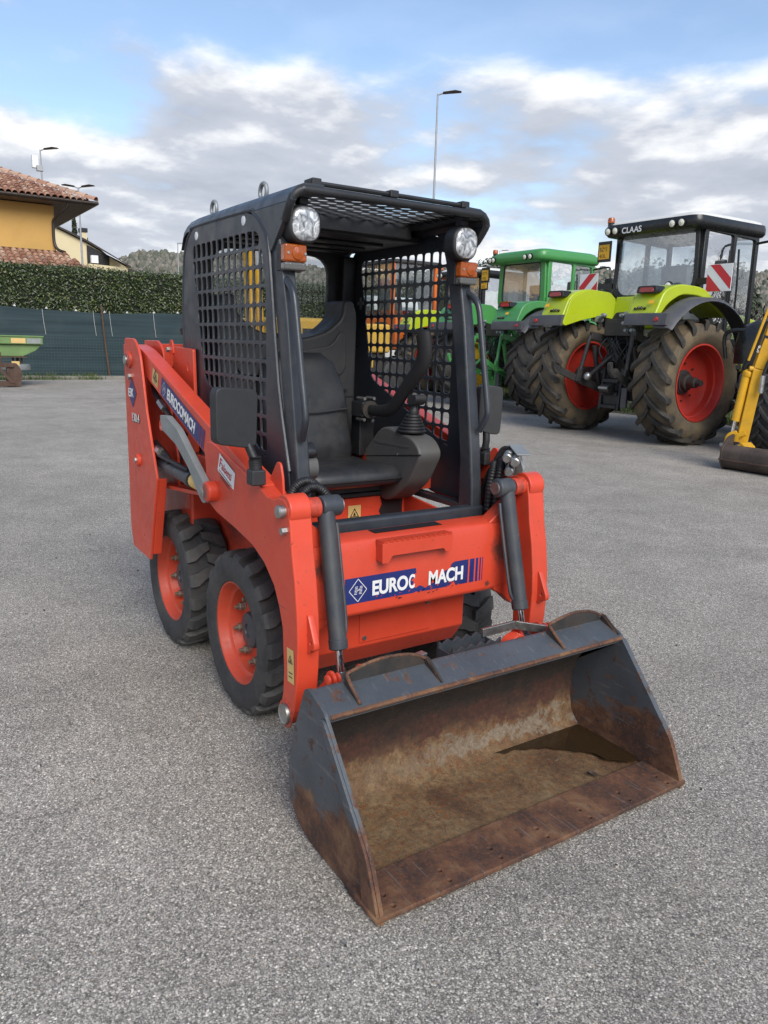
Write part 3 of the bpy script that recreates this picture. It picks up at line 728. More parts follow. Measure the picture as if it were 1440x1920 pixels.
# ---- decals and lettering
def sheet(pts, Mx, mat, name, parent, lift=0.0008):
    return MB().add([Mx @ Vector((p[0], p[1], lift)) for p in pts], [tuple(range(len(pts)))]).build(name, mat, parent)
def diamond_logo(Mx, r, parent, mat):
    o = MB()
    def seg(a, b, w):
        a, b = Vector(a), Vector(b); n = Vector((-(b-a).y, (b-a).x)).normalized()*w/2
        o.add([Mx @ Vector((p.x, p.y, .0014)) for p in (a-n, b-n, b+n, a+n)], [(0,1,2,3)])
    Q = [(0,r*1.15),(r,0),(0,-r*1.15),(-r,0)]
    for i in range(4): seg(Q[i], Q[(i+1) % 4], r*.07)
    for k in range(6):
        y = -.36*r + k*.145*r
        seg((-.42*r+.1*r*k/5, y), (-.12*r+.1*r*k/5, y), r*.06); seg((.12*r+.1*r*k/5, y), (.42*r+.1*r*k/5, y), r*.06)
    seg((-.15*r, -.1*r), (.2*r, .12*r), r*.08)
    return o.build('emblem', mat, parent)
# front beam decal, torn in the middle
F = frame((.9055, 0, .652), (0,1,0), (0,0,1))
random.seed(3)
L = [(-.315,-.047),(-.02,-.047),(-.01,-.043),(.0,-.047),(.012,-.042),(.02,-.046),(.03,-.038),(.022,-.03),(.005,-.022),(-.012,-.03),(-.03,-.02),(-.022,-.004),(-.035,.002),(-.018,.014),(-.028,.022),(-.012,.028),(-.015,.047),(-.315,.047)]
Rr = [(.01,-.047),(.14,-.047),(.165,-.030),(.175,-.047),(.232,-.047),(.232,.047),(.165,.047),(.15,.040),(.145,.022),(.12,.018),(.115,.008),(.09,-.008),(.07,-.02),(.05,-.028),(.03,-.036)]
dl = sheet(L, F, M['decal_blue'], 'decal', SK)
dr = sheet(Rr, F, M['decal_blue'], 'decal', SK)
for x0, x1 in ((.240,.262),(.270,.281),(.289,.295),(.302,.305)):
    sheet([(x0,-.047),(x1,-.047),(x1,.047),(x0,.047)], F, M['decal_blue'], 'decal_stripe', dr)
diamond_logo(F @ Matrix.Translation((-.262,0,0)), .036, dl, M['decal_white'])
lettering('EURO', .072, F @ Matrix.Translation((-.205,-.026,.0016)), M['decal_white'], dl, bold=.034, squeeze=.84, spacing=.97)
lettering('C', .072, F @ Matrix.Translation((-.046,-.026,.0013)), M['decal_white'], dl, bold=.03, squeeze=.55)
lettering('MACH', .072, F @ Matrix.Translation((.042,-.026,.0016)), M['decal_white'], dr, bold=.034, squeeze=.82, spacing=.97)
for k in range(26):     # flaked-off slivers
    x, y = random.uniform(-.2,.2), random.uniform(-.058,-.030); w = random.uniform(.002,.007); hh = random.uniform(.001,.003)
    sheet([(x-w,y-hh),(x+w*.3,y-hh*.6),(x+w,y+hh*1.6),(x-w*.4,y+hh*.7)], F, M['red'] if y > -.047 else M['ink'], 'flake', dl, .0021)
# arm decals (right arm shows, the left has the same)
for s in (-1, 1):
    xa = Vector((.530, 0, -.184)).normalized() * (1 if s < 0 else -1)
    A = frame((-.0585, s*.5475, 1.1945), xa, (0,0,1) if True else (0,0,1))
    hw, hh = .283, .0405
    ad = sheet([(-hw,-hh),(hw-.075 if s < 0 else hw,-hh),(hw-.075 if s < 0 else hw,hh),(-hw,hh)], A, M['decal_blue'], 'decal', SK)
    if s < 0:
        for x0, x1 in ((hw-.070,hw-.046),(hw-.040,hw-.024),(hw-.019,hw-.010)): sheet([(x0,-hh),(x1,-hh),(x1,hh),(x0,hh)], A, M['decal_blue'], 'decal_stripe', ad)
    diamond_logo(A @ Matrix.Translation((-hw+.042,0,0)), .028, ad, M['decal_white'])
    lettering('EUROCOMACH', .066, A @ Matrix.Translation((-hw+.088,-.023,.0016)), M['decal_white'], ad, bold=.03, squeeze=.80, spacing=.95)
A = frame((0, -.5732, 0), (1,0,0), (0,0,1))
es = sheet([(-.700,1.302),(-.770,1.230),(-.700,1.158),(-.630,1.230)], A, M['decal_blue'], 'decal', SK)
lettering('ESK', .058, A @ Matrix.Translation((-.765,1.210,.0016)), M['decal_white'], es, bold=.012, squeeze=.92)
lettering('130.4', .058, A @ Matrix.Translation((-.724,1.092,.0010)), M['ink'], es, bold=.03, squeeze=1.02, name='lettering_outline')
lettering('130.4', .058, A @ Matrix.Translation((-.726,1.094,.0018)), M['decal_white'], es, bold=.004, squeeze=1.02)
A = frame((0, -.5535, 0), (1,0,0), (0,0,1))
ws = sheet([(.377,1.081),(.524,1.026),(.507,.962),(.352,1.013)], A, M['decal_white'], 'dealer_sticker', SK)
D = frame((.362, -.5535, 1.030), (.147,0,-.053), (0,0,1))
lettering('F', .052, D @ Matrix.Translation((.006,.004,.0016)), M['ink_red'], ws, bold=.01)
lettering('alsetti', .042, D @ Matrix.Translation((.030,.004,.0016)), M['ink_red'], ws, bold=.008, squeeze=.98)
for k, (x0, x1) in enumerate(((.01,.14),(.02,.12),(.03,.125))):
    sheet([(x0,-.012-.010*k),(x1,-.012-.010*k),(x1,-.009-.010*k),(x0,-.009-.010*k)], D, M['ink'], 'print_line', ws, .0016)
sheet([(.012,.052),(.148,.052),(.148,.054),(.012,.054)], D, M['ink'], 'print_line', ws, .0016)
def warn(Mx, w, h, parent, name='warning_sticker'):
    o = sheet([(-w/2,-h/2),(w/2,-h/2),(w/2,h/2),(-w/2,h/2)], Mx, M['decal_cream'], name, parent)
    t = w*.36; y = h*.18
    curve_mesh('pictogram', [[(-t,y-t*.7),(t,y-t*.7),(0,y+t)], [(-t*.72,y-t*.55),(t*.72,y-t*.55),(0,y+t*.70)]], .0004, Mx @ Matrix.Translation((0,0,.0016)), M['ink'], o)
    sheet([(-t*.3,y-t*.45),(t*.3,y-t*.45),(t*.12,y+t*.1),(-t*.05,y+t*.2)], Mx, M['ink'], 'pictogram', o, .0018)
    for k in range(2): sheet([(-w*.28,-h*(.22+.12*k)),(w*.28,-h*(.22+.12*k)),(w*.28,-h*(.19+.12*k)),(-w*.28,-h*(.19+.12*k))], Mx, M['ink'], 'print_line', o, .0016)
warn(frame((.970,-.5535,.457),(1,0,.05),(0,0,1)), .048, .118, SK)
warn(frame((-.408,-.5475,1.315),(.53,0,-.184),(0,0,1)), .085, .066, SK)
warn(frame((.3025,.083,.752),(0,1,0),(0,0,1)), .064, .11, SK)
# ------------------------------------------------------------------ cab
side_out = [(-.374,.90),(.60,.86),(.715,.86),(.685,1.05),(.600,1.348),(.528,1.80),(.505,1.85),(.457,1.898),(.405,1.928),(.345,1.943),(-.19,1.946),(-.25,1.930),(-.312,1.880),(-.347,1.80),(-.366,1.656),(-.374,1.468)]
win = smooth_poly([(-.125,1.33),(.52,1.065),(.618,1.075),(.628,1.13),(.475,1.81),(.44,1.878),(-.20,1.892),(-.235,1.85)], 4, [.05,.06,.02,.03,.08,.06,.07,.05])
if area2(win) < 0: win = win[::-1]
holes = []
px_, pz_ = .0585, .0660
for i in range(-6, 14):
    for j in range(0, 16):
        x0, z0 = -.30 + i*px_, 1.03 + j*pz_
        z0 += 0.0
        hp = clip_convex(rrect(x0, x0+px_-.0095, z0, z0+pz_-.0100, .013, 3), win)
        if len(hp) > 2 and abs(area2(hp)) > .00012: holes.append(hp)
for s in (-1, 1):
    cs = curve_mesh('cab_side_panel', [side_out] + holes, .004, frame((0,s*.420,0),(1,0,0),(0,0,1)), M['slate'] if s < 0 else M['slate'], SK, bevel=.0012)
    for x, z in ((.319,1.919),(-.176,1.912)):
        MB().lathe([(.017,0),(.017,.003),(.013,.004),(0,.004)], (x,s*.4225,z), (0,s,0), 20).build('reflector', M['white_paint'], cs)
    # raised rim round the side panel and the front post
    rim = [(-.374,.92),(-.374,1.468),(-.366,1.656),(-.347,1.80),(-.312,1.885),(-.25,1.936),(-.19,1.953),(.345,1.950),(.405,1.935),(.457,1.905),(.508,1.855),(.532,1.80),(.602,1.348),(.690,1.05)]
    MB().tube([(x,s*.420,z) for x, z in rim], .008, 8, 3).build('panel_rim', M['slate'], cs)
    MB().prism([(.665,.83),(.757,.83),(.748,.95),(.728,1.10),(.650,1.58),(.600,1.80),(.575,1.90),(.48,1.90),(.520,1.80),(.600,1.44),(.662,1.05)], 1, s*.360, s*.415).build('front_post', M['slate_scuffed'], SK, bevel=.010, seg=3)
    MB().prism([(-.385,.90),(-.30,.90),(-.285,1.5),(-.27,1.90),(-.33,1.90),(-.375,1.6)], 1, s*.345, s*.416).build('rear_post', M['black'], SK, bevel=.01)
    # grab rail
    hr = MB().tube([(.600,s*.392,1.705),(.640,s*.40,1.690),(.682,s*.402,1.650),(.705,s*.402,1.565),(.740,s*.402,1.40),(.770,s*.402,1.262),(.768,s*.402,1.222),(.735,s*.395,1.165)], .0125, 12, 5)
    hr.build('grab_rail', M['slate'], SK)
    # roof cheek (visor side)
    MB().prism([(.378,1.9425),(.700,1.9425),(.692,1.930),(.552,1.795),(.528,1.82),(.47,1.895)], 1, s*.405, s*.424).build('visor_cheek', M['slate'], SK, bevel=.002)
    ro = sub('roof_edge', SK) if False else None
# roof shell
def roofsec(z): return [(-.424,z-.060),(-.418,z-.034),(-.400,z-.014),(-.372,z-.002),(-.30,z),(.30,z),(.372,z-.002),(.400,z-.014),(.418,z-.034),(.424,z-.060),(.405,z-.060),(.385,z-.022),(.30,z-.014),(-.30,z-.014),(-.385,z-.022),(-.405,z-.060)]
mb = MB(); st = [(-.372,1.930),(-.345,1.975),(-.30,1.996),(-.20,2.002),(.10,2.004),(.28,2.003)]; n = 16; vs = []
for x, z in st: vs += [(x, y, zz) for y, zz in roofsec(z)]
fs = [tuple(range(n))[::-1], tuple((len(st)-1)*n+k for k in range(n))]
for i in range(len(st)-1):
    for k in range(n): fs.append((i*n+k, i*n+(k+1) % n, (i+1)*n+(k+1) % n, (i+1)*n+k))
roof = mb.add(vs, fs).build('roof', M['slate'], SK, sharp=50)
for x, y in ((-.290,-.30),(.222,-.30)):
    eb = MB().tube([(x+.030*math.sin(a*PI/8), y, 2.046-.030*math.cos(a*PI/8)) for a in range(16)], .0085, 8, 2, closed=True)
    eb.cyl((x,y,1.998), (x,y,2.020), .012, seg=12).build('lifting_eye', M['zinc'], roof)
MB().box(-.36, .275, -.396, .396, 1.915, 1.940).build('ceiling_liner', M['black'], roof, bevel=.004)
for k in range(3): MB().box(-.22+.15*k, -.15+.15*k, -.30, .30, 1.903, 1.9149).build('ceiling_rib', M['black'], roof, bevel=.006)
for s in (-1, 1):
    MB().box(.2805, .690, s*.330, s*.3975, 1.962, 1.986).build('visor_rail', M['black'], roof, bevel=.006)
    MB().prism([(s*y, z) for y, z in [(.30,2.003),(.372,2.001),(.400,1.989),(.418,1.969),(.424,1.943),(.405,1.943),(.387,1.978),(.30,1.9865)]], 0, .2803, .702).build('roof_corner', M['slate'], roof, sharp=50)
MB().tube([(.640,-.412,1.890),(.680,-.414,1.935),(.694,-.405,1.962),(.698,-.380,1.978),(.699,-.34,1.981),(.699,0,1.981),(.699,.34,1.981),(.698,.380,1.978),(.694,.405,1.962),(.680,.414,1.935),(.640,.412,1.890)], .0145, 12, 4).build('visor_tube', M['black'], roof)
MB().tube([(.672,-.34,2.010),(.672,.32,2.010)], .0085, 8, 0).tube([(.645,-.34,2.014),(.645,.32,2.014)], .006, 8, 0).build('screen_hinge_bar', M['black'], roof)
for y in (-.320,-.01,.311): MB().box(.628, .690, y-.018, y+.018, 1.999, 2.024).build('hinge_lug', M['black'], roof, bevel=.004)
MB().box(.282, .312, -.3299, .3299, 1.925, 1.985).build('visor_cross_member', M['black'], roof, bevel=.003)
gr = MB()
for k in range(-30, 31):
    for sgn in (-1, 1):
        y0 = k*.105; x0, x1 = .312, .690; dy = sgn*(x1-x0)*1.9
        # clip to |y| < .345
        t0, t1 = 0.0, 1.0
        lo, hi = sorted(((-.330-y0)/dy, (.330-y0)/dy)); t0, t1 = max(t0, lo), min(t1, hi)
        if t1-t0 < .03: continue
        gr.bar((x0+(x1-x0)*t0, y0+dy*t0, 1.980+.002*sgn), (x0+(x1-x0)*t1, y0+dy*t1, 1.980+.002*sgn), .0055, .0055)
gr.build('visor_grille', M['black'], roof)
# rear wall with window
rw = smooth_poly([(-.29,1.525),(.29,1.525),(.305,1.90),(-.305,1.90)], 5, .11)
curve_mesh('rear_wall', [[(-.405,.90),(.405,.90),(.405,1.93),(-.405,1.93)], rw], .03, frame((-.345,0,0),(0,1,0),(0,0,1)), M['black'], SK, bevel=.004)
MB().add([(-.345,y,z) for y, z in smooth_poly([(-.295,1.52),(.295,1.52),(.31,1.905),(-.31,1.905)], 5, .11)], [tuple(range(24))]).build('rear_window', M['glass_dirty'], SK)
MB().box(-.30, -.298, .335, .344, 1.60, 1.68).box(-.30, -.298, .30, .379, 1.631, 1.647).build('first_aid_cross', M['white_paint'], SK) if False else None
MB().box(-.255,-.20,.4155,.4175,1.676,1.690).box(-.235,-.221,.4155,.4178,1.655,1.711).build('cross_mark', M['zinc'], SK)

# ---- lamps
for s in (-1, 1):
    y = s*.345
    h = MB().prism(rrect(y-.060, y+.060, 1.817, 1.943, .052, 6), 0, .590, .660).build('headlamp', M['black_plastic'], SK, bevel=.012, seg=3)
    ln = MB(); ring = rrect(-.050, .050, -.055, .055, .040, 6); m_ = len(ring); vs = []
    for k, (sc, dx) in enumerate(((1,0),(.96,.005),(.7,.007),(.35,.008))): vs += [(.6605+dx, y+p[0]*sc, 1.880+p[1]*sc) for p in ring]
    fs = [(k*m_+i, k*m_+(i+1) % m_, (k+1)*m_+(i+1) % m_, (k+1)*m_+i) for k in range(3) for i in range(m_)] + [tuple(3*m_+i for i in range(m_))]
    ln.add(vs, fs).build('lamp_glass', M['lamp'], h, sharp=60)
    MB().box(.610, .645, y-.016, y+.016, 1.9455, 1.985).build('lamp_bracket', M['black'], h)
    y = s*.376
    ib = MB().box(.585, .612, y-.043, y+.043, 1.728, 1.816).build('turn_signal', M['black_plastic'], SK, bevel=.004)
    MB().box(.6122, .650, y-.042, y+.042, 1.757, 1.815).build('amber_lens', M['amber'], ib, bevel=.008, seg=3)
    MB().box(.6122, .650, y-.042, y+.042, 1.729, 1.7565).build('clear_lens', M['clear_lens'], ib, bevel=.008, seg=3)
    MB().lathe([(.024,0),(.021,.004),(0,.008)], (.6495,y+.006,1.786), (1,0,0), 24).build('lens_ring', M['amber'], ib)
    for dy in (-.030, .034): MB().lathe([(.0045,0),(.0045,.003),(0,.003)], (.650,y+dy,1.785), (1,0,0), 10).build('screw', M['steel'], ib)

# ---- mirrors on rubber-booted stalks
for s in (-1, 1):
    if s < 0: cy_, x0, half, tilt = -.628, .705, .078, .12
    else: cy_, x0, half, tilt = .472, .70, .050, -.35
    pts = smooth_poly([(-half,-.082),(half*.45,-.102),(half*.9,-.095),(half,.075),(half*.85,.092),(-half*.8,.10),(-half,.085)], 4, .022)
    R_ = Matrix.Translation((x0, cy_, 1.246)) @ Matrix.Rotation(tilt, 4, 'Z')
    mm = MB().prism(pts, 0, -.022, .022).move(R_).build('mirror', M['black_plastic'], SK, bevel=.014, seg=3)
    MB().prism([(p[0]*.86, p[1]*.86) for p in pts], 0, -.0235, -.0222).move(R_).build('mirror_glass', M['chrome'], mm)
    by = s*.545 if s < 0 else .455
    if s < 0: pa = [(x0,-.585,1.165),(x0+.012,-.575,1.13),(x0+.022,-.567,1.105)]
    else: pa = [(x0,.462,1.165),(x0+.005,.462,1.12),(x0+.0,.46,1.08)]
    MB().tube(pa, .015, 12, 3).tube([pa[-1], tuple(Vector(pa[-1])+Vector((.003,.002,-.032)))], .022, 12, 0).build('mirror_stalk', M['hose'], mm)
    bt = MB()
    for k in range(5): bt.lathe([(.018,0),(.023,.003),(.018,.006)], tuple(Vector(pa[-1])+Vector((.001,.001,.012-.006*k))), (0,0,-1), 16)
    bt.build('rubber_boot', M['hose'], mm)
    q = Vector(pa[-1])
    MB().box(q.x-.015, q.x+.035, q.y-.026, q.y+.026, 1.022, 1.075).build('mirror_mount', M['black_plastic'], mm, bevel=.006)
    MB().prism(smooth_poly([(.67,.96),(.80,.96),(.79,1.05),(.775,1.095),(.75,1.10),(.70,1.04)], 3, .012), 1, s*.488 if s < 0 else .462, s*.497 if s < 0 else .471).build('mirror_tab', M['red'], SK, bevel=.002)

# ---- interior: footwell, riser, seat, console, joystick, restraint bar
MB().box(.32, .745, -.36, .36, .60, .615).build('footwell_floor', M['red'], SK)
rs = MB().box(.285, .300, -.36, .36, .60, .838).build('seat_riser', M['red'], SK, bevel=.004)
MB().add([(.3012,y,z) for y, z in [(.20,.690),(.31,.685),(.335,.72),(.335,.835),(.215,.836),(.225,.80),(.21,.77),(.225,.74)]], [tuple(range(8))]).build('worn_patch', M['ink'], rs)
for s in (-1, 1): MB().prism([(.30,.60),(.745,.60),(.745,.80),(.30,.838)], 1, s*.345, s*.359).build('footwell_side', M['red'], SK, bevel=.003)
MB().box(.715, .772, -.415, .415, .803, .868).build('door_sill', M['slate'], SK, bevel=.012, seg=3)
for a_, b_ in ((.3595,.41),(-.41,-.3595)): MB().box(.30, .712, a_, b_, .838, .862).build('side_sill', M['slate'], SK, bevel=.004)
MB().prism([(-.33,.845),(.33,.845),(.33,.862),(-.33,.862)], 0, -.33, .315).build('cab_floor_mat', M['black_plastic'], SK, bevel=.003)
MB().box(-.02, .30, -.23, .22, .8625, .895).build('seat_base', M['grey_plastic'], SK, bevel=.004)
MB().box(.05, .26, -.19, .19, .8955, .912).build('seat_rail', M['steel'], SK, bevel=.002)
MB().tube([(.26,.05,.905),(.335,.05,.905),(.335,.15,.908)], .006, 8, 0).build('seat_lever', M['steel'], SK)
def cushion(name, prof, y0, y1, puff, mat, parent, segs=10):
    """upholstered pad: XZ profile swept over Y with rounded ends"""
    n = len(prof); cx_ = sum(p[0] for p in prof)/n; cz_ = sum(p[1] for p in prof)/n
    vs, fs = [], []
    for k in range(segs+1):
        t = k/segs; y = y0 + (y1-y0)*t; u = abs(2*t-1)
        sc = (1-u**puff)**(1/puff)*.22 + .78 if u < 1 else .70
        vs += [(cx_+(p[0]-cx_)*sc, y, cz_+(p[1]-cz_)*sc) for p in prof]
    for k in range(segs):
        for i in range(n): fs.append((k*n+i, k*n+(i+1) % n, (k+1)*n+(i+1) % n, (k+1)*n+i))
    fs += [tuple(range(n))[::-1], tuple(segs*n+i for i in range(n))]
    return MB().add(vs, fs).build(name, mat, parent, sharp=60)
seat = cushion('seat_cushion', smooth_poly([(-.05,.905),(.40,.905),(.475,.925),(.475,.975),(.42,1.0),(.10,.975),(-.05,.985)], 4, [.02,.03,.04,.04,.06,.05,.02]), -.235, .245, 4, M['vinyl'], SK, 14)
cushion('seat_seam', smooth_poly([(-.03,.930),(.41,.930),(.480,.945),(.482,.950),(.41,.945),(-.03,.945)], 2, .01), -.238, .248, 5, M['black_plastic'], seat, 14)
# backrest, narrower at the top
mb = MB(); vs = []; N = 12
for j in range(N+1):
    t = j/N; z = .975 + .47*t; x = .03 - .13*t
    w = .215 if t < .55 else .215 - .07*((t-.55)/.45)**1.6
    if j == N: w -= .03
    th = .055 if j not in (0, N) else .03
    for a in range(20):
        an = 2*PI*a/20; cx2, sy2 = math.cos(an), math.sin(an)
        yy = w*math.copysign(abs(sy2)**.55, sy2); xx = th*math.copysign(abs(cx2)**.7, cx2)*(1.0 + .5*abs(sy2)**4)
        vs.append((x+xx, yy+.005, z))
fs = [tuple(range(20))[::-1], tuple(N*20+k for k in range(20))] + [(j*20+k, j*20+(k+1) % 20, (j+1)*20+(k+1) % 20, (j+1)*20+k) for j in range(N) for k in range(20)]
br = mb.add(vs, fs).build('seat_backrest', M['vinyl'], SK, sharp=60)
MB().tube([(.035,-.19,1.20),(.045,0,1.185),(.035,.20,1.20)], .004, 6, 6).build('backrest_seam', M['black_plastic'], br)
# moulded rear trim with raised shoulders either side of the window
tr = smooth_poly([(-.335,.87),(.335,.87),(.345,1.62),(.325,1.685),(.272,1.690),(.262,1.61),(.19,1.545),(.06,1.508),(-.06,1.508),(-.19,1.545),(-.262,1.61),(-.272,1.690),(-.325,1.685),(-.345,1.62)], 4, [.02,.02,.03,.02,.02,.03,.05,.05,.05,.05,.03,.02,.02,.03])
rt = MB().prism(tr, 0, -.325, -.135).build('rear_trim', M['trim_dark'], SK, bevel=.028, seg=4)
MB().prism(smooth_poly([(.03,1.34),(.25,1.34),(.28,1.38),(.275,1.53),(.25,1.55),(.20,1.48),(.03,1.45)], 4, .03), 0, -.1349, -.120).build('trim_panel', M['trim_dark'], rt, bevel=.012, seg=3)
MB().prism(smooth_poly([(-.03,1.34),(-.25,1.34),(-.28,1.38),(-.275,1.53),(-.25,1.55),(-.20,1.48),(-.03,1.45)], 4, .03), 0, -.1349, -.120).build('trim_panel', M['trim_dark'], rt, bevel=.012, seg=3)
MB().box(-.1345, -.131, -.33, .33, 1.238, 1.243).build('trim_groove', M['ink'], rt)
for y, z in ((.285,1.27),(.29,1.0)): MB().lathe([(.009,0),(.009,.004),(0,.004)], (-.1345,y,z), (1,0,0), 12).build('screw', M['ink'], rt)
# joystick console (seat's left) and the smaller pod on the right
cp = smooth_poly([(.165,1.025),(.285,1.135),(.34,1.150),(.535,1.120),(.585,1.080),(.590,1.045),(.515,.925),(.40,.845),(.345,.825),(.27,.84),(.20,.90)], 4, [.02,.03,.03,.03,.03,.03,.04,.04,.03,.04,.04])
con = MB().prism(cp, 1, .212, .325).build('joystick_console', M['grey_plastic'], SK, bevel=.028, seg=4)
MB().prism([(.17,1.00),(.185,1.00),(.60,1.062),(.598,1.055)], 1, .2105, .2119).build('console_seam', M['ink'], con)
MB().prism(smooth_poly([(.24,1.085),(.52,1.085),(.50,1.075),(.26,1.07)], 2, .005), 1, .210, .2118).build('console_ridge', M['grey_plastic'], con, bevel=.001)
for x, z in ((.36,.985),(.43,1.04)): MB().lathe([(.006,0),(.006,.003),(0,.003)], (x,.2118,z), (0,-1,0), 10).build('screw', M['steel'], con)
bo = MB()
for k in range(6): bo.lathe([(.060-.0058*k,0),(.064-.0062*k,.006),(.058-.006*k,.013)], (.455+.002*k,.262,1.135+.0125*k), (0,0,1), 24)
bo.build('joystick_boot', M['hose'], con)
js = MB().tube([(.465,.262,1.20),(.470,.262,1.235),(.478,.262,1.262)], lambda t: .017+.004*math.sin(t*6), 14, 5)
js.build('joystick_stem', M['black_plastic'], con)
MB().prism(smooth_poly([(.448,1.255),(.500,1.250),(.520,1.275),(.512,1.295),(.462,1.292)], 3, .010), 1, .236, .290).build('joystick_grip', M['black_plastic'], con, bevel=.010, seg=3)
pod = MB().prism(smooth_poly([(.30,1.07),(.56,1.07),(.575,1.02),(.55,.985),(.32,.985)], 4, .02), 1, -.345, -.235).build('armrest_pod', M['grey_plastic'], SK, bevel=.014, seg=3)
cushion('armrest_pad', smooth_poly([(.30,1.072),(.565,1.072),(.575,1.10),(.54,1.125),(.31,1.115)], 3, .015), -.35, -.228, 4, M['vinyl'], pod, 8)
MB().lathe([(.030,0),(.034,.012),(.02,.022),(0,.024)], (.44,-.30,1.20), (.2,.4,1), 18).tube([(.44,-.30,1.11),(.44,-.30,1.21)], .012, 10, 0).build('throttle_knob', M['hose'], pod)
MB().tube([(.10,.26,1.200),(.20,.255,1.203),(.285,.25,1.212),(.345,.248,1.240),(.43,.247,1.318),(.505,.247,1.385),(.545,.247,1.440),(.548,.247,1.49),(.532,.247,1.545)], lambda t: .023+.016*min(1, t*1.3) - (.012 if t > .985 else 0), 18, 6, flat=.62, flatdir=(0,1,0)).build('restraint_bar', M['foam'], SK)
rp = MB().box(.02, .12, .225, .30, 1.165, 1.235).build('restraint_pivot', M['black'], SK, bevel=.006)
MB().cyl((.115,.262,1.20), (.135,.26,1.201), .040, seg=22).build('pivot_collar', M['guard_dark'], rp)
for y, z in ((.235,1.25),(.285,1.25),(.235,1.155),(.28,1.15),(.30,1.20)): MB().cyl((.06,y,z), (.125,y,z), .008, seg=6).build('bolt', M['steel'], rp)
MB().box(-.02, .06, .25, .33, .98, 1.165).build('pivot_post', M['black'], rp, bevel=.006)

# ---- hoses beside the front posts and the auxiliary couplers
def wrapped(pts, r, name, parent, turns=60):
    L_ = sum((Vector(a)-Vector(b)).length for a, b in zip(pts, pts[1:]))
    k = int(L_/.0035/max(1, len(pts)-1)) + 2
    return MB().tube(pts, lambda t: r*(1 + .11*math.sin(t*L_/.012*2*PI)), 10, k).build(name, M['hose'], parent, sharp=80)
wrapped([(.80,-.455,.86),(.80,-.47,.97),(.805,-.452,1.020),(.815,-.41,1.035),(.825,-.375,1.0),(.83,-.362,.92),(.835,-.36,.80)], .0155, 'hydraulic_hose', SK)
wrapped([(.825,-.44,.86),(.83,-.45,.96),(.835,-.43,1.008),(.845,-.395,1.018),(.852,-.36,.985),(.855,-.345,.91),(.86,-.345,.80)], .0155, 'hydraulic_hose', SK)
wrapped([(.74,.475,.80),(.765,.465,.90),(.775,.450,.99),(.785,.440,1.035),(.80,.425,1.02),(.80,.412,.95),(.795,.410,.85)], .0155, 'hydraulic_hose', SK)
wrapped([(.77,.49,.80),(.795,.482,.90),(.80,.468,1.0),(.812,.455,1.05),(.825,.440,1.03),(.825,.428,.95),(.82,.425,.85)], .0155, 'hydraulic_hose', SK)
for k in range(3): MB().tube([(.70+.02*k,.43+.01*k,.78),(.71+.02*k,.44+.01*k,.88),(.735+.02*k,.45,.98),(.77,.455,1.04),(.80,.47,1.10-.012*k),(.84,.49,1.10-.012*k)], .008, 8, 5).build('hydraulic_hose', M['hose'], SK)
cpl = MB().prism(smooth_poly([(.80,1.005),(.90,.995),(.915,1.03),(.875,1.10),(.83,1.10)], 2, .01), 1, .478, .492).build('coupler_bracket', M['zinc'], SK, bevel=.002)
for k, (x, z) in enumerate(((.845,1.035),(.875,1.075),(.83,1.085))):
    e_ = Vector((x,.478,z)); d_ = Vector((.55,-.62,-.12)).normalized()
    MB().lathe([(.012,-.02),(.014,0),(.014,.02),(.019,.022),(.019,.045),(.016,.048),(.0185,.052),(.0185,.080),(.014,.084),(.014,.09),(0,.09)], e_, d_, 18).build('quick_coupler', M['steel'], cpl)
MB().bar((.835,.50,1.118), (.935,.455,1.092), .055, .005, (0,0,1)).build('coupler_flap', M['zinc'], cpl, bevel=.002)

# ------------------------------------------------------------------ bucket and hitch
BK = sub('bucket', SK)
prof = [(1.338,.450),(1.270,.420),(1.195,.372),(1.145,.300),(1.124,.220),(1.122,.140),(1.135,.080),(1.158,.042),(1.195,.026),(1.30,.021),(1.495,.016)]
outl = [(1.338,.438),(1.265,.408),(1.185,.360),(1.134,.294),(1.113,.220),(1.111,.137),(1.124,.073),(1.150,.031),(1.192,.014),(1.30,.009),(1.495,.006)]
NY = 12; vs = []; n = len(prof)*2
loop = prof + outl[::-1]
for k in range(NY+1):
    y = -.6175 + 1.235*k/NY; vs += [(p[0], y, p[1]) for p in loop]
fs = [tuple(range(n))[::-1], tuple(NY*n+i for i in range(n))] + [(k*n+i, k*n+(i+1) % n, (k+1)*n+(i+1) % n, (k+1)*n+i) for k in range(NY) for i in range(n)]
mi = [0, 0] + [(0 if i < len(prof)-1 else 1) for k in range(NY) for i in range(n)]
mb = MB().add(vs, fs); mb.m = mi
mb.build('bucket_shell', [M['bucket_in'], M['bucket_top']], BK, sharp=45)
sp = smooth_poly([(1.655,.004),(1.645,.040),(1.594,.160),(1.350,.450),(1.335,.470),(1.24,.505),(1.215,.497),(1.122,.27),(1.110,.16),(1.125,.085),(1.175,.032),(1.25,.010),(1.40,.002)], 3, [.004,.01,.03,.015,.02,.01,.02,.05,.03,.03,.03,.03,.02])
for s in (-1, 1):
    o = MB().prism(sp, 1, s*.618, s*.630).build('side_plate', M['bucket_side'], BK, bevel=.002)
    MB().prism(smooth_poly([(1.655,.006),(1.643,.040),(1.591,.163),(1.348,.452),(1.318,.450),(1.548,.150),(1.575,.006)], 2, [.004,.01,.03,.01,.01,.02,.005]), 1, s*.6302, s*.640).build('wear_strip', M['bucket_side'], BK, bevel=.002)
hls = [[(x+.009*math.cos(a*PI/5), y+.009*math.sin(a*PI/5)) for a in range(10)] for x in (1.583,1.630) for y in (-.576,-.385,-.194,-.005,.186,.375,.572)]
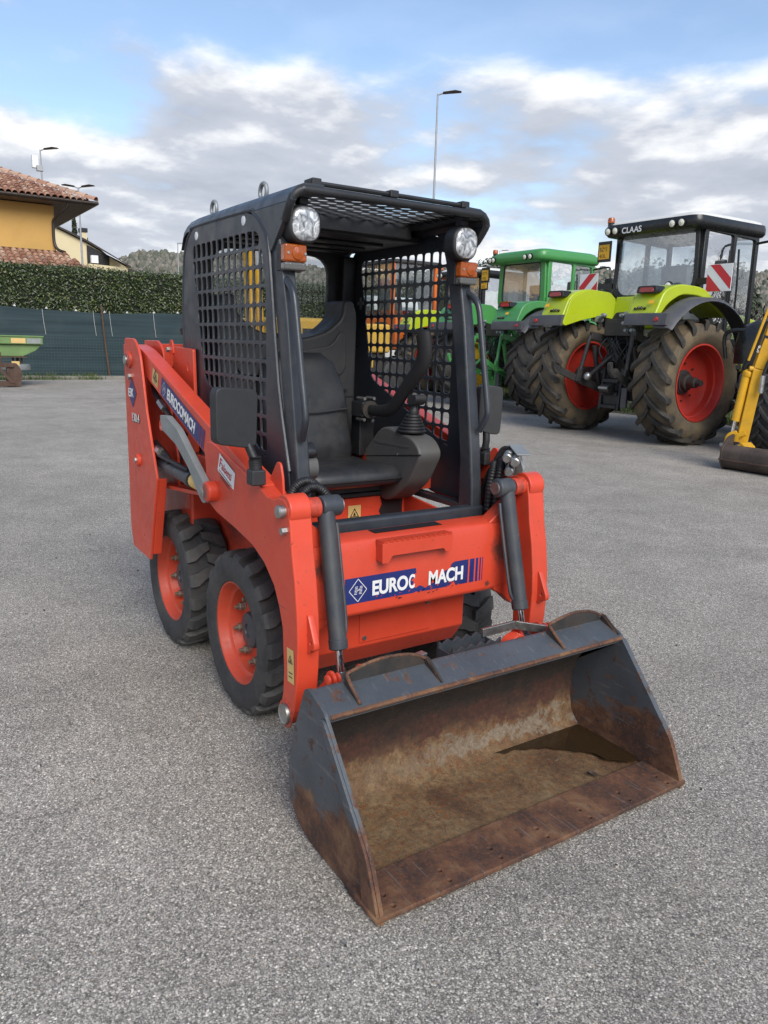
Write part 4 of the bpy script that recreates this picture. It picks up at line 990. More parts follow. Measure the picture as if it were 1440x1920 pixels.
ce = curve_mesh('cutting_edge', [[(1.490,-.641),(1.652,-.641),(1.656,-.2),(1.657,.2),(1.652,.641),(1.490,.641)]] + hls, .012, frame((0,0,.0205),(1,0,0),(0,1,0)), M['bucket_edge'], BK, bevel=.002)
MB().box(1.50, 1.560, -.64, .64, .004, .0135).build('edge_backing', M['bucket_edge'], BK)
MB().prism(smooth_poly([(1.218,.492),(1.235,.500),(1.345,.462),(1.350,.452),(1.338,.440),(1.19,.392)], 3, [.01,.01,.008,.005,.01,.01]), 1, -.6175, .6175).build('top_rail', M['bucket_top'], BK, bevel=.003)
MB().tube([(1.345,-.615,.4565),(1.346,-.2,.4572),(1.345,.2,.4560),(1.345,.615,.4568)], .0075, 8, 6).build('rail_edge', M['bucket_edge'], BK)
for y0, y1 in ((-.515,-.205), (.325,.618)):
    gz_ = smooth_poly([(y0,.480),(y0+.03,.528),(y0+.13,.546),(y1-.07,.538),(y1-.01,.515),(y1,.480)], 4, [0,.03,.05,.04,.02,0])
    go = MB().prism(gz_, 0, 1.236, 1.244).build('spill_guard', M['guard_dark'], BK, bevel=.002)
    MB().tube([(1.335,y0+.006,.468),(1.262,y0+.006,.520),(1.242,y0+.028,.530),(1.240,y0+.13,.548),(1.240,y1-.07,.540),(1.244,y1-.012,.518),(1.262,y1-.004,.512),(1.325,y1-.004,.468)], .0055, 8, 3).build('guard_rim', M['bucket_edge'], go)
    for y in (y0+.002, y1-.008):
        MB().prism([(1.2441,.485),(1.2441,.522),(1.262,.520),(1.338,.470),(1.325,.460)], 1, y, y+.009).build('guard_gusset', M['guard_dark'], go, bevel=.002)
# hitch behind the bucket
HT = sub('quick_hitch', SK)
for s in (-1, 1):
    for dy in (-.055, .055):
        MB().prism(smooth_poly([(.90,.23),(.98,.21),(1.075,.22),(1.115,.40),(1.10,.455),(1.06,.462),(1.03,.40),(.92,.32)], 3, .025), 1, s*.405+dy-.006, s*.405+dy+.006).build('hitch_plate', M['red'], HT, bevel=.002)
    MB().cyl((1.062,s*.34,.375), (1.062,s*.47,.375), .018, seg=16).build('hitch_pin', M['steel'], HT)
    for k in range(3): MB().lathe([(.013,0),(.018,.002),(.018,.010),(.013,.012)], (1.095,s*.47+.018*k-.02,.440), (0,1,0), 14).build('hitch_ring', M['red'], HT)
    MB().prism([(1.04,.12),(1.078,.12),(1.088,.30),(1.19,.415),(1.165,.43),(1.06,.34)], 1, s*.33, s*.47).build('hitch_face', M['black'], HT, bevel=.004)
MB().cyl((1.04,-.40,.30), (1.04,.40,.30), .032, seg=18).build('hitch_tube', M['black'], HT)
MB().bar((1.085,.165,.474), (1.100,.31,.484), .012, .032).bar((1.100,.31,.484), (1.15,.42,.462), .012, .032).build('lock_lever', M['steel'], HT, bevel=.002)
MB().bar((1.135,-.24,.462), (1.118,-.12,.468), .030, .010).build('lock_lever', M['steel'], HT, bevel=.002)
MB().prism(smooth_poly([(.235,.36),(.37,.36),(.36,.43),(.32,.455),(.27,.44)], 3, .02), 0, 1.08, 1.13).build('lever_housing', M['red'], HT, bevel=.006)
fp = MB()
for x in (1.075, 1.155):
    pts = [(-.03,.40),(.19,.40)]
    top = []
    for k in range(11): top.append((.19-.022*k, .478 if k % 2 == 0 else .462))
    fp.prism(pts + top, 0, x-.005, x+.005)
fp.box(1.0781, 1.1519, -.03, -.024, .40, .452).box(1.0781, 1.1519, .184, .19, .40, .452).box(1.0781, 1.1519, -.024, .184, .40, .406)
fp.build('foot_step', M['slate_worn'], HT)
# water and a leaf lying in the bucket
random.seed(11)
wp = [(1.126,.10),(1.117,.20),(1.119,.30),(1.118,.45),(1.118,.6165),(1.30,.6165),(1.484,.6165),(1.48,.56),(1.445,.53),(1.43,.50),(1.37,.50),(1.335,.46),(1.27,.40),(1.225,.32),(1.20,.27),(1.21,.21),(1.18,.19),(1.165,.14)]
wp = smooth_poly(wp, 3, .03)
dn = []
for i in range(len(wp)):
    a_, b_ = Vector(wp[i]).to_2d(), Vector(wp[(i+1) % len(wp)]).to_2d()
    k_ = max(1, int((b_-a_).length/.012))
    dn += [tuple(a_.lerp(b_, j/k_)) for j in range(k_)]
wp = [(x + (.016*mnoise.noise((x*28, y*28, 0)) + .008*mnoise.noise((x*90, y*90, 3)) if (1.13 < x < 1.478 and y < .60) else 0), min(y, .6168)) for x, y in dn]
pu = MB().add([(x, y, .0455 if x < 1.16 else .0455-.0185*min(1,(x-1.16)/.05)) if False else (x, y, .0335) for x, y in wp], [tuple(range(len(wp)))]).build('puddle', M['water'])
tag(pu, 'dark brown rainwater puddle in the back corner of the rusty bucket', 'puddle')
lf = MB(); 
for k in range(7):
    t = k/6; w = .011*math.sin(PI*t)**.7 + .0006
    lf.v += [(1.445+.035*t-.5*w, .375+.03*t+.8*w, .032+.006*math.sin(t*5)), (1.445+.035*t, .375+.03*t, .028+.004*t), (1.445+.035*t+.5*w, .375+.03*t-.8*w, .034+.004*math.sin(t*4+1))]
for k in range(6): lf.f += [(3*k,3*k+3,3*k+4,3*k+1),(3*k+1,3*k+4,3*k+5,3*k+2)]; lf.m += [0,0]
M['leaf_dead'] = paint('dead_leaf', (.035,.022,.014), .7, .3, 40)
tag(lf.build('dead_leaf', M['leaf_dead']), 'curled dark dead leaf lying on the rusty bucket floor', 'leaf')
# ------------------------------------------------------------------ far left: fence, hedge, houses, lamps, hills
def leaf_mat(name, stops, rough=.45, trans=.0):
    m, nt, b = new_mat(name); T = NT(nt)
    g = T.n('ShaderNodeNewGeometry')
    T.l(T.ramp(g.outputs['Random Per Island'], stops), b.inputs['Base Color']); b.inputs['Roughness'].default_value = rough
    return m
M['hedge'] = leaf_mat('hedge_leaves', [(0,(.012,.020,.005)),(.4,(.026,.044,.010)),(.75,(.050,.076,.018)),(.93,(.10,.125,.035)),(1,(.19,.20,.075))], .38)
M['hedge_core'] = paint('hedge_core', (.010,.014,.006), .9, .3, 8)
M['pine'] = leaf_mat('pine_needles', [(0,(.012,.020,.009)),(.6,(.028,.042,.017)),(1,(.055,.068,.028))], .7)
M['twig'] = leaf_mat('bare_twigs', [(0,(.055,.042,.032)),(.6,(.10,.08,.06)),(1,(.17,.14,.11))], .85)
M['bark'] = paint('bark', (.07,.055,.042), .9, .3, 6, bump=.3)
M['wood_far'] = leaf_mat('hill_wood', [(0,(.075,.085,.060)),(.35,(.11,.115,.085)),(.7,(.17,.155,.125)),(1,(.21,.19,.16))], .9)
M['grass'] = leaf_mat('grass_blades', [(0,(.030,.055,.010)),(.6,(.062,.10,.020)),(.9,(.10,.12,.035)),(1,(.17,.15,.07))], .6)
M['hill'] = paint('hill_soil', (.075,.070,.045), .95, .35, .02)
M['wood_post'] = paint('weathered_wood', (.085,.052,.035), .85, .3, 9, bump=.3)
M['concrete'] = paint('concrete', (.25,.235,.205), .9, .2, 3, dirt=(.09,.085,.06), dirt_amt=.5, bump=.3)
M['earth'] = paint('sandy_edge', (.19,.165,.13), .95, .25, 1.5, bump=.3)
M['wire'] = paint('green_wire', (.040,.085,.085), .5, .2, 9)
M['cord'] = paint('white_cord', (.55,.56,.55), .7, .1, 9)
M['ochre'] = paint('ochre_render', (.53,.315,.095), .9, .06, .6, dirt=(.36,.23,.08), dirt_amt=.2, dirt_scale=.8, bump=.1, bump_scale=40)
M['cream'] = paint('cream_render', (.62,.53,.33), .9, .06, .4)
M['gutter'] = paint('brown_gutter', (.032,.022,.018), .45, .2, 3)
M['soffit'] = paint('soffit', (.12,.095,.075), .8, .15, 3)
M['dark_hole'] = paint('dark_recess', (.02,.02,.022), .8, .2, 3)
M['pole'] = paint('galvanised_pole', (.34,.35,.36), .55, .1, 4, metal=.3)
def tile_mat():
    m, nt, b = new_mat('terracotta_tile'); T = NT(nt); v = T.coord()
    o = T.n('ShaderNodeObjectInfo')
    c = T.ramp(o.outputs['Random'], [(0,(.21,.085,.050)),(.3,(.34,.16,.10)),(.6,(.44,.25,.165)),(.85,(.52,.34,.24)),(1,(.26,.16,.12))])
    st = T.ramp(T.noise(v, 9, 6, .65), [(.45,0.0),(.7,.65)])
    c = T.mix(st, c, (.17,.14,.11))
    c = T.mix(T.ramp(T.noise(v, 16, 5, .6), [(.62,0.0),(.7,.6)]), c, (.42,.38,.30))
    T.l(c, b.inputs['Base Color']); b.inputs['Roughness'].default_value = .88
    T.l(T.bump(T.noise(v, 50, 4, .6), .3, .01), b.inputs['Normal'])
    return m
M['tile'] = tile_mat()
def net_mat():
    m, nt, b = new_mat('shade_net'); T = NT(nt)
    v = T.coord('Object', (1, .12, 7)); w = T.coord('Object', (1, 1, 1))
    c = T.ramp(T.noise(v, 1.6, 5, .6, .3), [(.3,(.008,.021,.026)),(.55,(.015,.036,.043)),(.75,(.028,.055,.062))])
    c = T.mix(T.ramp(T.noise(w, 1.1, 5, .6), [(.5,0.0),(.8,.4)]), c, (.045,.062,.060))
    T.l(c, b.inputs['Base Color']); b.inputs['Roughness'].default_value = .75
    return m
M['net'] = net_mat()

FX = -25.6
FN = thing('boundary_fence', (FX, 5, 0), 'dark green shade net fence on wire mesh below the clipped hedge', 'fence')
mb = MB(); NYn, NZn = 150, 26; vs = []
for j in range(NZn+1):
    z = .06 + 2.22*j/NZn
    for i in range(NYn+1):
        y = -9 + 34*i/NYn
        top = (j/NZn)**6
        x = .022*mnoise.noise((y*.28, z*7.0, 0)) + .02*mnoise.noise((y*.8, z*2.2, 5))
        vs.append((x, y-5, z + top*(.05*math.sin(y*.9) + .04*mnoise.noise((y*.5,0,0)))))
fs = [(j*(NYn+1)+i, j*(NYn+1)+i+1, (j+1)*(NYn+1)+i+1, (j+1)*(NYn+1)+i) for j in range(NZn) for i in range(NYn)]
mb.add(vs, fs).build('shade_net', M['net'], FN, sharp=180)
mb = MB()
for i in range(240):
    y = -6.5 + i*.10
    mb.add([(.060,y-5-.0022,.06),(.060,y-5+.0022,.06),(.060,y-5+.0022,1.45+.015*math.sin(i)),(.060,y-5-.0022,1.45+.015*math.sin(i))], [(0,1,2,3)])
for k in range(15):
    z = .08 + k*.0975
    for i in range(24): mb.add([(.064,-11.5+i,z-.0025),(.064,-10.5+i,z-.0025),(.064,-10.5+i,z+.0025),(.064,-11.5+i,z+.0025)], [(0,1,2,3)])
mw = mb.build('welded_mesh', M['wire'], FN); mw['kind'] = 'stuff'
for y, lean in ((5.30,.10),(-3.5,-.05),(12.5,.04)):
    MB().tube([(.085,y-5+lean*1.0,0),(.085,y-5,1.2),(.085,y-5-lean*.8,2.50)], lambda t: .040-.008*t, 8, 3).build('fence_post', M['wood_post'], FN)
for k in range(15):
    y = -3 + k*.92 + random.uniform(-.1,.1); z = 2.29 + .05*math.sin(y*.9)
    MB().add([(.03,y-5-.05,z+.01),(.03,y-5+.05,z+.01),(.035,y-5,z+.085)], [(0,1,2)]).build('net_clip', M['cord'], FN)
for y in (3.3, 4.95, 5.5, 7.05, 1.2): MB().tube([(.05,y-5,2.30),(.06,y-5+.02,1.9),(.05,y-5+.07,1.45)], .006, 5, 2).build('tie_cord', M['cord'], FN)
kb = thing('kerb', (-24.6,5,0), 'low weathered concrete kerb along the foot of the green net fence', 'kerb')
for i in range(14): MB().box(-.28, .12, -12+i*2.0+.006, -10+i*2.0-.006, 0, .11+random.uniform(-.01,.01)).build('kerb_stone', M['concrete'], kb, bevel=.01)
mb = MB(); random.seed(5)
mb.add([(-26.0,-9,.015),(-24.88,-9,.015),(-24.88,25,.015),(-26.0,25,.015)], [(0,1,2,3)])
structure(mb.build('soil_strip', M['earth']))
def blades(n, fx, fy, fz, h0, h1, name, label, w=.012):
    mb = MB()
    for _ in range(n):
        x, y = fx(), fy(); z = fz(x, y); a = random.uniform(0, 6.28); h = random.uniform(h0, h1); l = h*.5
        dx, dy = math.cos(a)*l*random.random(), math.sin(a)*l*random.random(); ux, uy = -math.sin(a)*w, math.cos(a)*w
        mb.add([(x-ux,y-uy,z),(x+ux,y+uy,z),(x+dx,y+dy,z+h)], [(0,1,2)])
    o = mb.build(name, M['grass']); o['kind'] = 'stuff'; o['label'] = label; return o
tuft = [(random.uniform(-2,16), random.uniform(.1,.6)) for _ in range(22)]
def tx(): return -24.42 + random.gauss(0,.16)
def ty():
    c_, s_ = random.choice(tuft); return random.gauss(c_, s_)
blades(5000, tx, ty, lambda x, y: .10 if x < -24.48 else .0, .05, .18, 'kerb_grass', 'weedy grass growing over the concrete kerb', .011)
# sandy dirt drifting out from the kerb
# hedge
HG = thing('clipped_hedge', (-26.6,8,0), 'tall dark green clipped laurel hedge rising above the net fence', 'hedge')
HX0, HX1, HY0, HY1, HZ = -27.3, -25.95, -9.0, 25.0, 3.72
hc = MB().box(HX0+26.6+.1, HX1+26.6-.1, HY0-8+.1, HY1-8-.1, .2, HZ-.10).build('hedge_core', M['hedge_core'], HG)
random.seed(21); mb = MB()
def add_leaf(mb, p, nrm, size):
    n = (Vector(nrm) + Vector((random.gauss(0,.55), random.gauss(0,.55), random.gauss(0,.55)))).normalized()
    d, u, w = basis(n); a = random.uniform(0, 6.28); e = u*math.cos(a) + w*math.sin(a); f = n.cross(e)
    L, W = size, size*.42; p = Vector(p)
    mb.add([p-e*L*.5, p+f*W*.5+n*W*.15, p+e*L*.5, p-f*W*.5+n*W*.15], [(0,1,2),(0,2,3)])
for _ in range(30000):
    y = random.uniform(HY0, min(HY1, 16)); z = random.uniform(2.05, HZ)
    x = HX1 + random.uniform(-.16,.03) + .06*mnoise.noise((y*.9, z*1.3, 0))
    if z > HZ-.1: x -= random.random()*.06
    add_leaf(mb, (x+26.6, y-8, z), (1,0,.35), random.uniform(.07,.13))
for _ in range(15000):
    y = random.uniform(HY0, min(HY1, 18)); x = random.uniform(HX0, HX1)
    z = HZ + .05*mnoise.noise((y*.7, x*.7, 3)) + random.uniform(-.08,.04) + (random.random()**6)*.16
    add_leaf(mb, (x+26.6, y-8, z), (.3,0,1), random.uniform(.07,.13))
lv = mb.build('hedge_leaves', M['hedge'], HG, sharp=180); lv['kind'] = 'stuff'

# ---- tiled ochre house
HS = thing('ochre_house', (-32,0,0), 'ochre rendered house with terracotta barrel tile roof behind the hedge', 'house')
def hb(mb, name, mat, parent=HS, bevel=0, **k): return mb.move(Matrix.Translation((32,0,0))).build(name, mat, parent, bevel=bevel, **k)
hb(MB().box(-41, -31.8, -9, 5.05, 0, 6.52), 'house_wall', M['ochre'])
T_ = .40; al = math.atan(T_)
# solid roof body under the tiles
EX, EY, EZ = -30.92, 6.50, 6.70
d = 5.0
rb_ = MB().add([(EX,-10,EZ),(EX,EY,EZ),(EX-2*d,EY,EZ),(EX-2*d,-10,EZ),(EX-d,-10,EZ+T_*d),(EX-d,EY-d,EZ+T_*d)],
               [(0,1,5,4),(1,2,5),(2,3,4,5),(0,4,3),(0,3,2,1)])
roof_h = hb(rb_, 'roof', M['wood_post'])
hb(MB().box(EX-9.9, EX-.02, -9.9, EY-.02, 6.56, 6.66), 'soffit_board', M['soffit'], roof_h)
hb(MB().tube([(EX+.03,-9.8,6.66),(EX+.03,EY+.05,6.66)], .075, 10, 0), 'gutter', M['gutter'], roof_h)
hb(MB().tube([(EX+.03,EY+.05,6.66),(EX-9.8,EY+.05,6.66)], .075, 10, 0), 'gutter', M['gutter'], roof_h)
def tile_mesh(L, r0, r1):
    mb = MB(); n = 8; vs = []
    for x, r in ((0, r0), (L, r1)):
        for rr in (r, r-.018):
            for k in range(n+1):
                a = PI*k/n; vs.append((x, -rr*math.cos(a), rr*math.sin(a)))
    m_ = n+1; fs = []
    for k in range(n):
        fs += [(k,k+1,2*m_+k+1,2*m_+k), (m_+k+1,m_+k,3*m_+k,3*m_+k+1), (2*m_+k,2*m_+k+1,3*m_+k+1,3*m_+k), (k+1,k,m_+k,m_+k+1)]
    return mb.add(vs, fs).mesh('roof_tile', M['tile'], sharp=60)
tm = tile_mesh(.44, .100, .122); tm2 = tile_mesh(.46, .13, .165)
random.seed(8); PY = .235; PL = .37; ca = math.cos(al)
for i in range(26):
    y = EY - .16 - i*PY
    for r in range(12):
        s_top = (r+1)*PL                     # distance up the slope of the tile's upper end
        if s_top*ca > (EY-y) + .05 or s_top*ca > 4.2: break
        x = EX + .06 - s_top*ca; z = EZ + .015 + T_*(s_top*ca - .06)
        o = link('roof_tile', tm, roof_h, (x+32, y+random.uniform(-.008,.008), z + random.uniform(0,.012)), (random.uniform(-.03,.03), al - .05, random.uniform(-.02,.02)))
hip = Vector((1,1,-T_)).normalized()
for k in range(13):
    p = Vector((EX, EY, EZ)) + Vector((-1,-1,T_))*(.30*(k+1)) + Vector((0,0,.06))
    q = hip.to_track_quat('X', 'Z')
    o = link('hip_tile', tm2, roof_h, (p.x+32, p.y, p.z)); o.rotation_mode = 'QUATERNION'; o.rotation_quaternion = q
# downpipe
hb(MB().tube([(-31.0,5.45,6.62),(-31.05,5.42,6.42),(-31.3,5.2,6.22),(-31.62,5.0,5.95),(-31.68,4.98,5.7),(-31.68,4.98,5.1),(-31.55,5.08,4.82),(-31.3,5.3,4.70)], .06, 10, 4), 'downpipe', M['gutter'], HS)
# lean-to roof
LX, LZ, LY1 = -29.75, 3.93, 5.95
lt = .42; la = math.atan(lt)
lean = hb(MB().add([(LX,-9,LZ),(LX,LY1,LZ),(-31.79,5.1,LZ+lt*2.04),(-31.79,-9,LZ+lt*2.04),(LX,-9,3.7),(LX,LY1,3.7),(-31.79,5.1,3.7),(-31.79,-9,3.7)], [(0,1,2,3),(0,4,5,1),(1,5,6,2),(7,6,5,4),(3,2,6,7),(0,3,7,4)]), 'lean_to_roof', M['gutter'])
for i in range(22):
    y = LY1 - .20 - i*PY
    for r in range(5):
        s_top = (r+1)*PL + .05*random.random()
        if s_top*math.cos(la) > 2.05 or s_top*math.cos(la) > (LY1-y)*2.2 + .25: break
        x = LX + .04 - s_top*math.cos(la); z = LZ + .02 + lt*(s_top*math.cos(la)-.04)
        link('roof_tile', tm, lean, (x+32, y+random.uniform(-.01,.01), z), (random.uniform(-.03,.03), la-.05, random.uniform(-.02,.02)))
# ---- cream terrace further off
TR = thing('terrace_house', (-60,12,0), 'distant cream terraced house with chimneys and a recessed balcony', 'house')
def tb(mb, name, mat, parent=TR, bevel=0): return mb.move(Matrix.Translation((60,-12,0))).build(name, mat, parent, bevel=bevel)
tb(MB().prism([(8.5,0),(15.6,0),(15.6,6.62),(12.55,8.22),(10.6,9.02),(8.5,9.85)], 0, -62, -60), 'house_wall', M['cream'])
rfo = tb(MB().prism([(8.4,9.92),(10.6,9.07),(12.55,8.27),(15.8,6.60),(15.8,6.72),(12.55,8.42),(10.6,9.20),(8.4,10.05)], 0, -62, -59.7), 'roof', M['gutter'])
tb(MB().prism([(12.6,6.6),(14.2,6.6),(14.2,7.35),(12.6,8.05)], 0, -59.98, -59.9), 'balcony_recess', M['dark_hole'])
tb(MB().prism([(12.55,6.05),(15.2,6.05),(15.2,6.55),(12.55,6.65)], 0, -59.9, -59.2), 'balcony_wall', M['cream'])
tb(MB().box(-59.88, -59.5, 12.8, 13.3, 6.75, 7.3), 'air_conditioner', M['white_paint'])
tb(MB().add([(-59.7,13.6,7.75),(-59.7,15.0,7.0),(-58.6,15.1,6.75),(-58.6,13.7,7.35)], [(0,1,2,3)]), 'awning', M['decal_white'])
for k, (y, z, w, h) in enumerate(((12.85,7.9,.42,1.25),(13.35,7.8,.42,.9),(13.9,7.4,.34,.65),(14.5,7.1,.36,.65),(15.05,6.8,.3,.5),(12.25,8.2,.22,.45),(15.4,6.5,.3,.55))):
    x = -62 - k*2.2
    ch = tb(MB().box(x-.3, x+.3, y-w/2, y+w/2, z-2.5, z+h), 'chimney', M['cream'], rfo)
    MB().box(x+60-.36, x+60+.36, y-12-w/2-.06, y-12+w/2+.06, z+h, z+h+.30).build('chimney_cap', M['dark_hole'], TR)
# stepped row behind
for k in range(3):
    T2 = thing('terrace_house', (-70-9*k,17+2.6*k,0), ['low cream row house with brown roof just beyond the balcony house','brown roofed row house second beyond the balcony house','farthest brown roofed row house of the cream terrace'][k], 'house', 'row houses beyond the hedge')
    MB().prism([(-3.5,0),(1.5,0),(1.5,6.4),(-3.5,7.9-.2*k)], 0, -4, 4).build('house_wall', M['cream'], T2)
    MB().prism([(-3.7,8.0-.2*k),(1.8,6.35),(1.8,6.6),(-3.7,8.25-.2*k)], 0, -4.2, 4.2).build('roof', M['gutter'], T2)
    for j in range(2): MB().box(-.5+j*2, .1+j*2, -1.6+j*1.4, -1.1+j*1.4, 6.5, 8.6-.7*j-.2*k).build('chimney', M['cream'], T2)

# ---- trees: cypress, bare shrubs, pines
def cypress(loc, h, w, label):
    t = thing('cypress_tree', loc, label, 'tree'); mb = MB()
    MB().tube([(0,0,0),(0,0,h*.9)], lambda t_: .12*(1-t_)+.02, 6, 0).build('trunk', M['bark'], t)
    for _ in range(1800):
        u = random.random()**.8; r = w*(1-u)**.6*(.55+.45*min(1, u*6))*random.uniform(.7,1.05); a = random.uniform(0,6.28)
        add_leaf(mb, (r*math.cos(a), r*math.sin(a), .4+u*(h-.4)), (math.cos(a), math.sin(a), .6), .35)
    mb.build('crown', M['pine'], t, sharp=180)
random.seed(31)
cypress((-75,15.0,0), 12.3, .62, 'slim dark cypress behind the cream terrace roof')
def bare_tree(loc, h, spread, n, label, seed, group=None, wt_=.012):
    random.seed(seed); t = thing('bare_tree', loc, label, 'tree', group); tk = MB(); tw = MB()
    def branch(p, d, L, r, depth):
        q = p + d*L
        (tk if depth < 2 else tw).tube([p, p+d*L*.5+Vector((random.gauss(0,.04),random.gauss(0,.04),0))*L, q], lambda t_: max(wt_*.5, r*(1-.35*t_)), 5 if depth < 2 else 3, 2)
        if depth >= 4: return
        for _ in range(n if depth else n+2):
            nd = (d + Vector((random.gauss(0,.5), random.gauss(0,.5), random.gauss(.12,.3)))*spread).normalized()
            branch(p + d*L*random.uniform(.55,1.0), nd, L*random.uniform(.5,.78), r*.6, depth+1)
    branch(Vector((0,0,0)), Vector((0,0,1)), h*.32, h*.014, 0)
    tk.build('trunk', M['bark'], t, sharp=180); o = tw.build('crown', M['twig'], t, sharp=180)
    return t
for k, (x, y, h) in enumerate(((-80,24.5,10.5),(-86,29,10.0),(-78,20.5,9.5),(-90,33,10.5))):
    bare_tree((x,y,0), h, 1.15, 3, ['leafless brown tree above the hedge between terrace and hill','second leafless tree above the hedge in front of the wooded hill','small leafless tree beside the cream terrace','leafless tree at the foot of the hill behind the loader cab'][k], 50+k, None, .03)

def bushy(loc, h, w, label, seed, mat='pine', n=3800, leaf=.32, group=None, clumps=16):
    random.seed(seed); t = thing('evergreen_tree', loc, label, 'tree', group); mb = MB()
    MB().tube([(0,0,0),(.1,.05,h*.4),(0,0,h*.8)], lambda t_: .16*(1-t_)+.03, 7, 3).build('trunk', M['bark'], t)
    cs = [(random.gauss(0,w*.38), random.gauss(0,w*.38), h*random.uniform(.35,.92), random.uniform(.28,.5)*w) for _ in range(clumps)]
    for _ in range(n):
        x, y, z, r = random.choice(cs)
        v_ = Vector((random.gauss(0,1),random.gauss(0,1),random.gauss(0,1))).normalized()*r*random.uniform(.6,1.05)
        add_leaf(mb, (x+v_.x, y+v_.y, z+v_.z*.75), v_, leaf*random.uniform(.7,1.3))
    mb.build('crown', M[mat], t, sharp=180); return t
ev = [(-38,34,6.8,3.2),(-33,36,6.6,3.0),(-44,37,7.6,3.4),(-52,40,8.3,4.0),(-28,38,6.4,3.0),(-24,40,6.6,3.2),(-60,44,8.6,4.2),(-17,38,5.6,2.6)]
lb = ['dark pine behind the green tractor roof','dark pine between the green and lime tractor cabs','tall pale pine left of the hilltop ruin','tall dark evergreen behind the black framed cab','round evergreen behind the amber beacon of the lime tractor','broad evergreen behind the lime tractor cab','tallest evergreen far behind the orange machine','low evergreen right of the lime tractor roof']
for k, (x, y, h, w) in enumerate(ev): bushy((x,y,0), h, w, lb[k], 70+k)
for k, (x, y, h) in enumerate(((-4.2,21,5.6),(-1.6,20,6.2),(.8,19,5.8),(-7.2,24,5.4),(-12,27,5.6))):
    bare_tree((x,y,0), h, 1.1, 3, ['leafless tree behind the right side of the lime tractor cab','tall leafless tree beside the yellow digger arm','leafless tree beyond the yellow digger','leafless tree seen through the lime tractor cab glass','leafless tree behind the two tractors'][k], 90+k, None, .012)

# brown winter scrub and grass bank behind the tractors
random.seed(44)
gb = MB(); NX_, NY_ = 60, 8; vs = []
for j in range(NY_+1):
    y = 13.2 + 22*j/NY_
    for i in range(NX_+1):
        x = -60 + 75*i/NX_
        vs.append((x, y + .25*mnoise.noise((x*.5,0,0)), .012 + .85*max(0, min(1, (y-14.5)/7))**1.5 + (.05*mnoise.noise((x*.6,y*.6,0))+.05 if j else 0)))
gb.add(vs, [(j*(NX_+1)+i, j*(NX_+1)+i+1, (j+1)*(NX_+1)+i+1, (j+1)*(NX_+1)+i) for j in range(NY_) for i in range(NX_)])
structure(gb.build('grass_bank', M['hill'], sharp=180))
blades(14000, lambda: random.uniform(-20,3), lambda: 13.3+abs(random.gauss(0,1.6)), lambda x, y: .02 + .85*max(0,(y-14.5)/7)**1.5, .06, .26, 'verge_grass', 'green grass verge behind the parked tractors', .016)
sc = MB(); random.seed(45)
for _ in range(2600):
    x, y = random.uniform(-45,10), random.gauss(19.5,1.3); z0 = .85*max(0, min(1,(y-14.5)/7))**1.5
    h = random.uniform(.8,2.5)*(1+.3*mnoise.noise((x*.3,0,0))); a, b_ = random.gauss(0,.35), random.gauss(0,.35)
    sc.tube([(x,y,z0),(x+a*.5,y+b_*.5,z0+h*.55),(x+a,y+b_,z0+h)], lambda t_: .016*(1-t_)+.005, 3, 0)
    for _ in range(3):
        t_ = random.uniform(.3,.95); add_leaf(sc, (x+a*t_+random.gauss(0,.1), y+b_*t_, z0+h*t_), (0,-1,.3), random.uniform(.12,.3))
tag(sc.build('winter_scrub', M['twig'], sharp=180), 'leafless brown scrub on the bank behind the tractors', None, kind='stuff')

# ---- street lamps
def lamp_post(loc, h, az, label, arm=.9, double=False, box=False, gantry=False):
    t = thing('street_lamp', loc, label, 'street lamp'); d_ = Vector((math.cos(az), math.sin(az), 0))
    MB().tube([(0,0,0),(0,0,h)], lambda t_: .085-.045*t_, 10, 0).build('pole', M['pole'], t)
    if gantry:
        MB().tube([(0,0,h-.05),tuple(d_*2.6+Vector((0,0,h+.05)))], .05, 8, 0).build('arm', M['pole'], t); return t
    for sgn in ((1,-1) if double else (1,)):
        e = d_*sgn
        MB().tube([(0,0,h-.05),tuple(e*arm*.35+Vector((0,0,h+.06)))], .035, 8, 0).build('arm', M['pole'], t)
        p = e*arm*.25 + Vector((0,0,h+.03)); q = e*arm*1.15 + Vector((0,0,h+.10)); n_ = Vector((-e.y, e.x, 0))*.16
        up = Vector((0,0,.05))
        MB().add([p-n_*.5-up*.6, p+n_*.5-up*.6, q+n_*.6-up*.3, q-n_*.6-up*.3, p-n_*.5+up, p+n_*.5+up, p*.35+q*.65+n_+up*1.4, q+n_*.6+up*.4, q-n_*.6+up*.4, p*.35+q*.65-n_+up*1.4],
                 [(0,3,2,1),(4,5,6,9),(9,6,7,8),(0,1,5,4),(2,3,8,7),(1,2,7,6,5),(3,0,4,9,8)]).build('lamp_head', M['gutter'], t)
    if box:
        MB().box(-.55,-.2,-.45,-.1,h-1.0,h-.3).build('antenna_panel', M['white_paint'], t)
        MB().box(-.25,.1,-.25,.1,h-1.2,h-.9).build('junction_box', M['pole'], t)
    return t
az_r = math.atan2(.82,.57)
lamp_post((-50,7.97,0), 12.25, az_r, 'street lamp with white antenna panel above the tiled roof', .95, box=True)
lamp_post((-45,8.95,0), 9.55, az_r, 'double headed street lamp at the eave corner of the ochre house', .8, double=True)
lamp_post((-70,22.98,0), 10.0, az_r, 'thin pole with straight horizontal arm in front of the wooded hill', gantry=True)
lamp_post((-30,22.75,0), 13.45, az_r, 'tall single street lamp rising behind the loader cab roof', 1.0)
lamp_post((-90,79.75,0), 15.6, az_r, 'far street lamp below the hilltop ruin', 1.2)

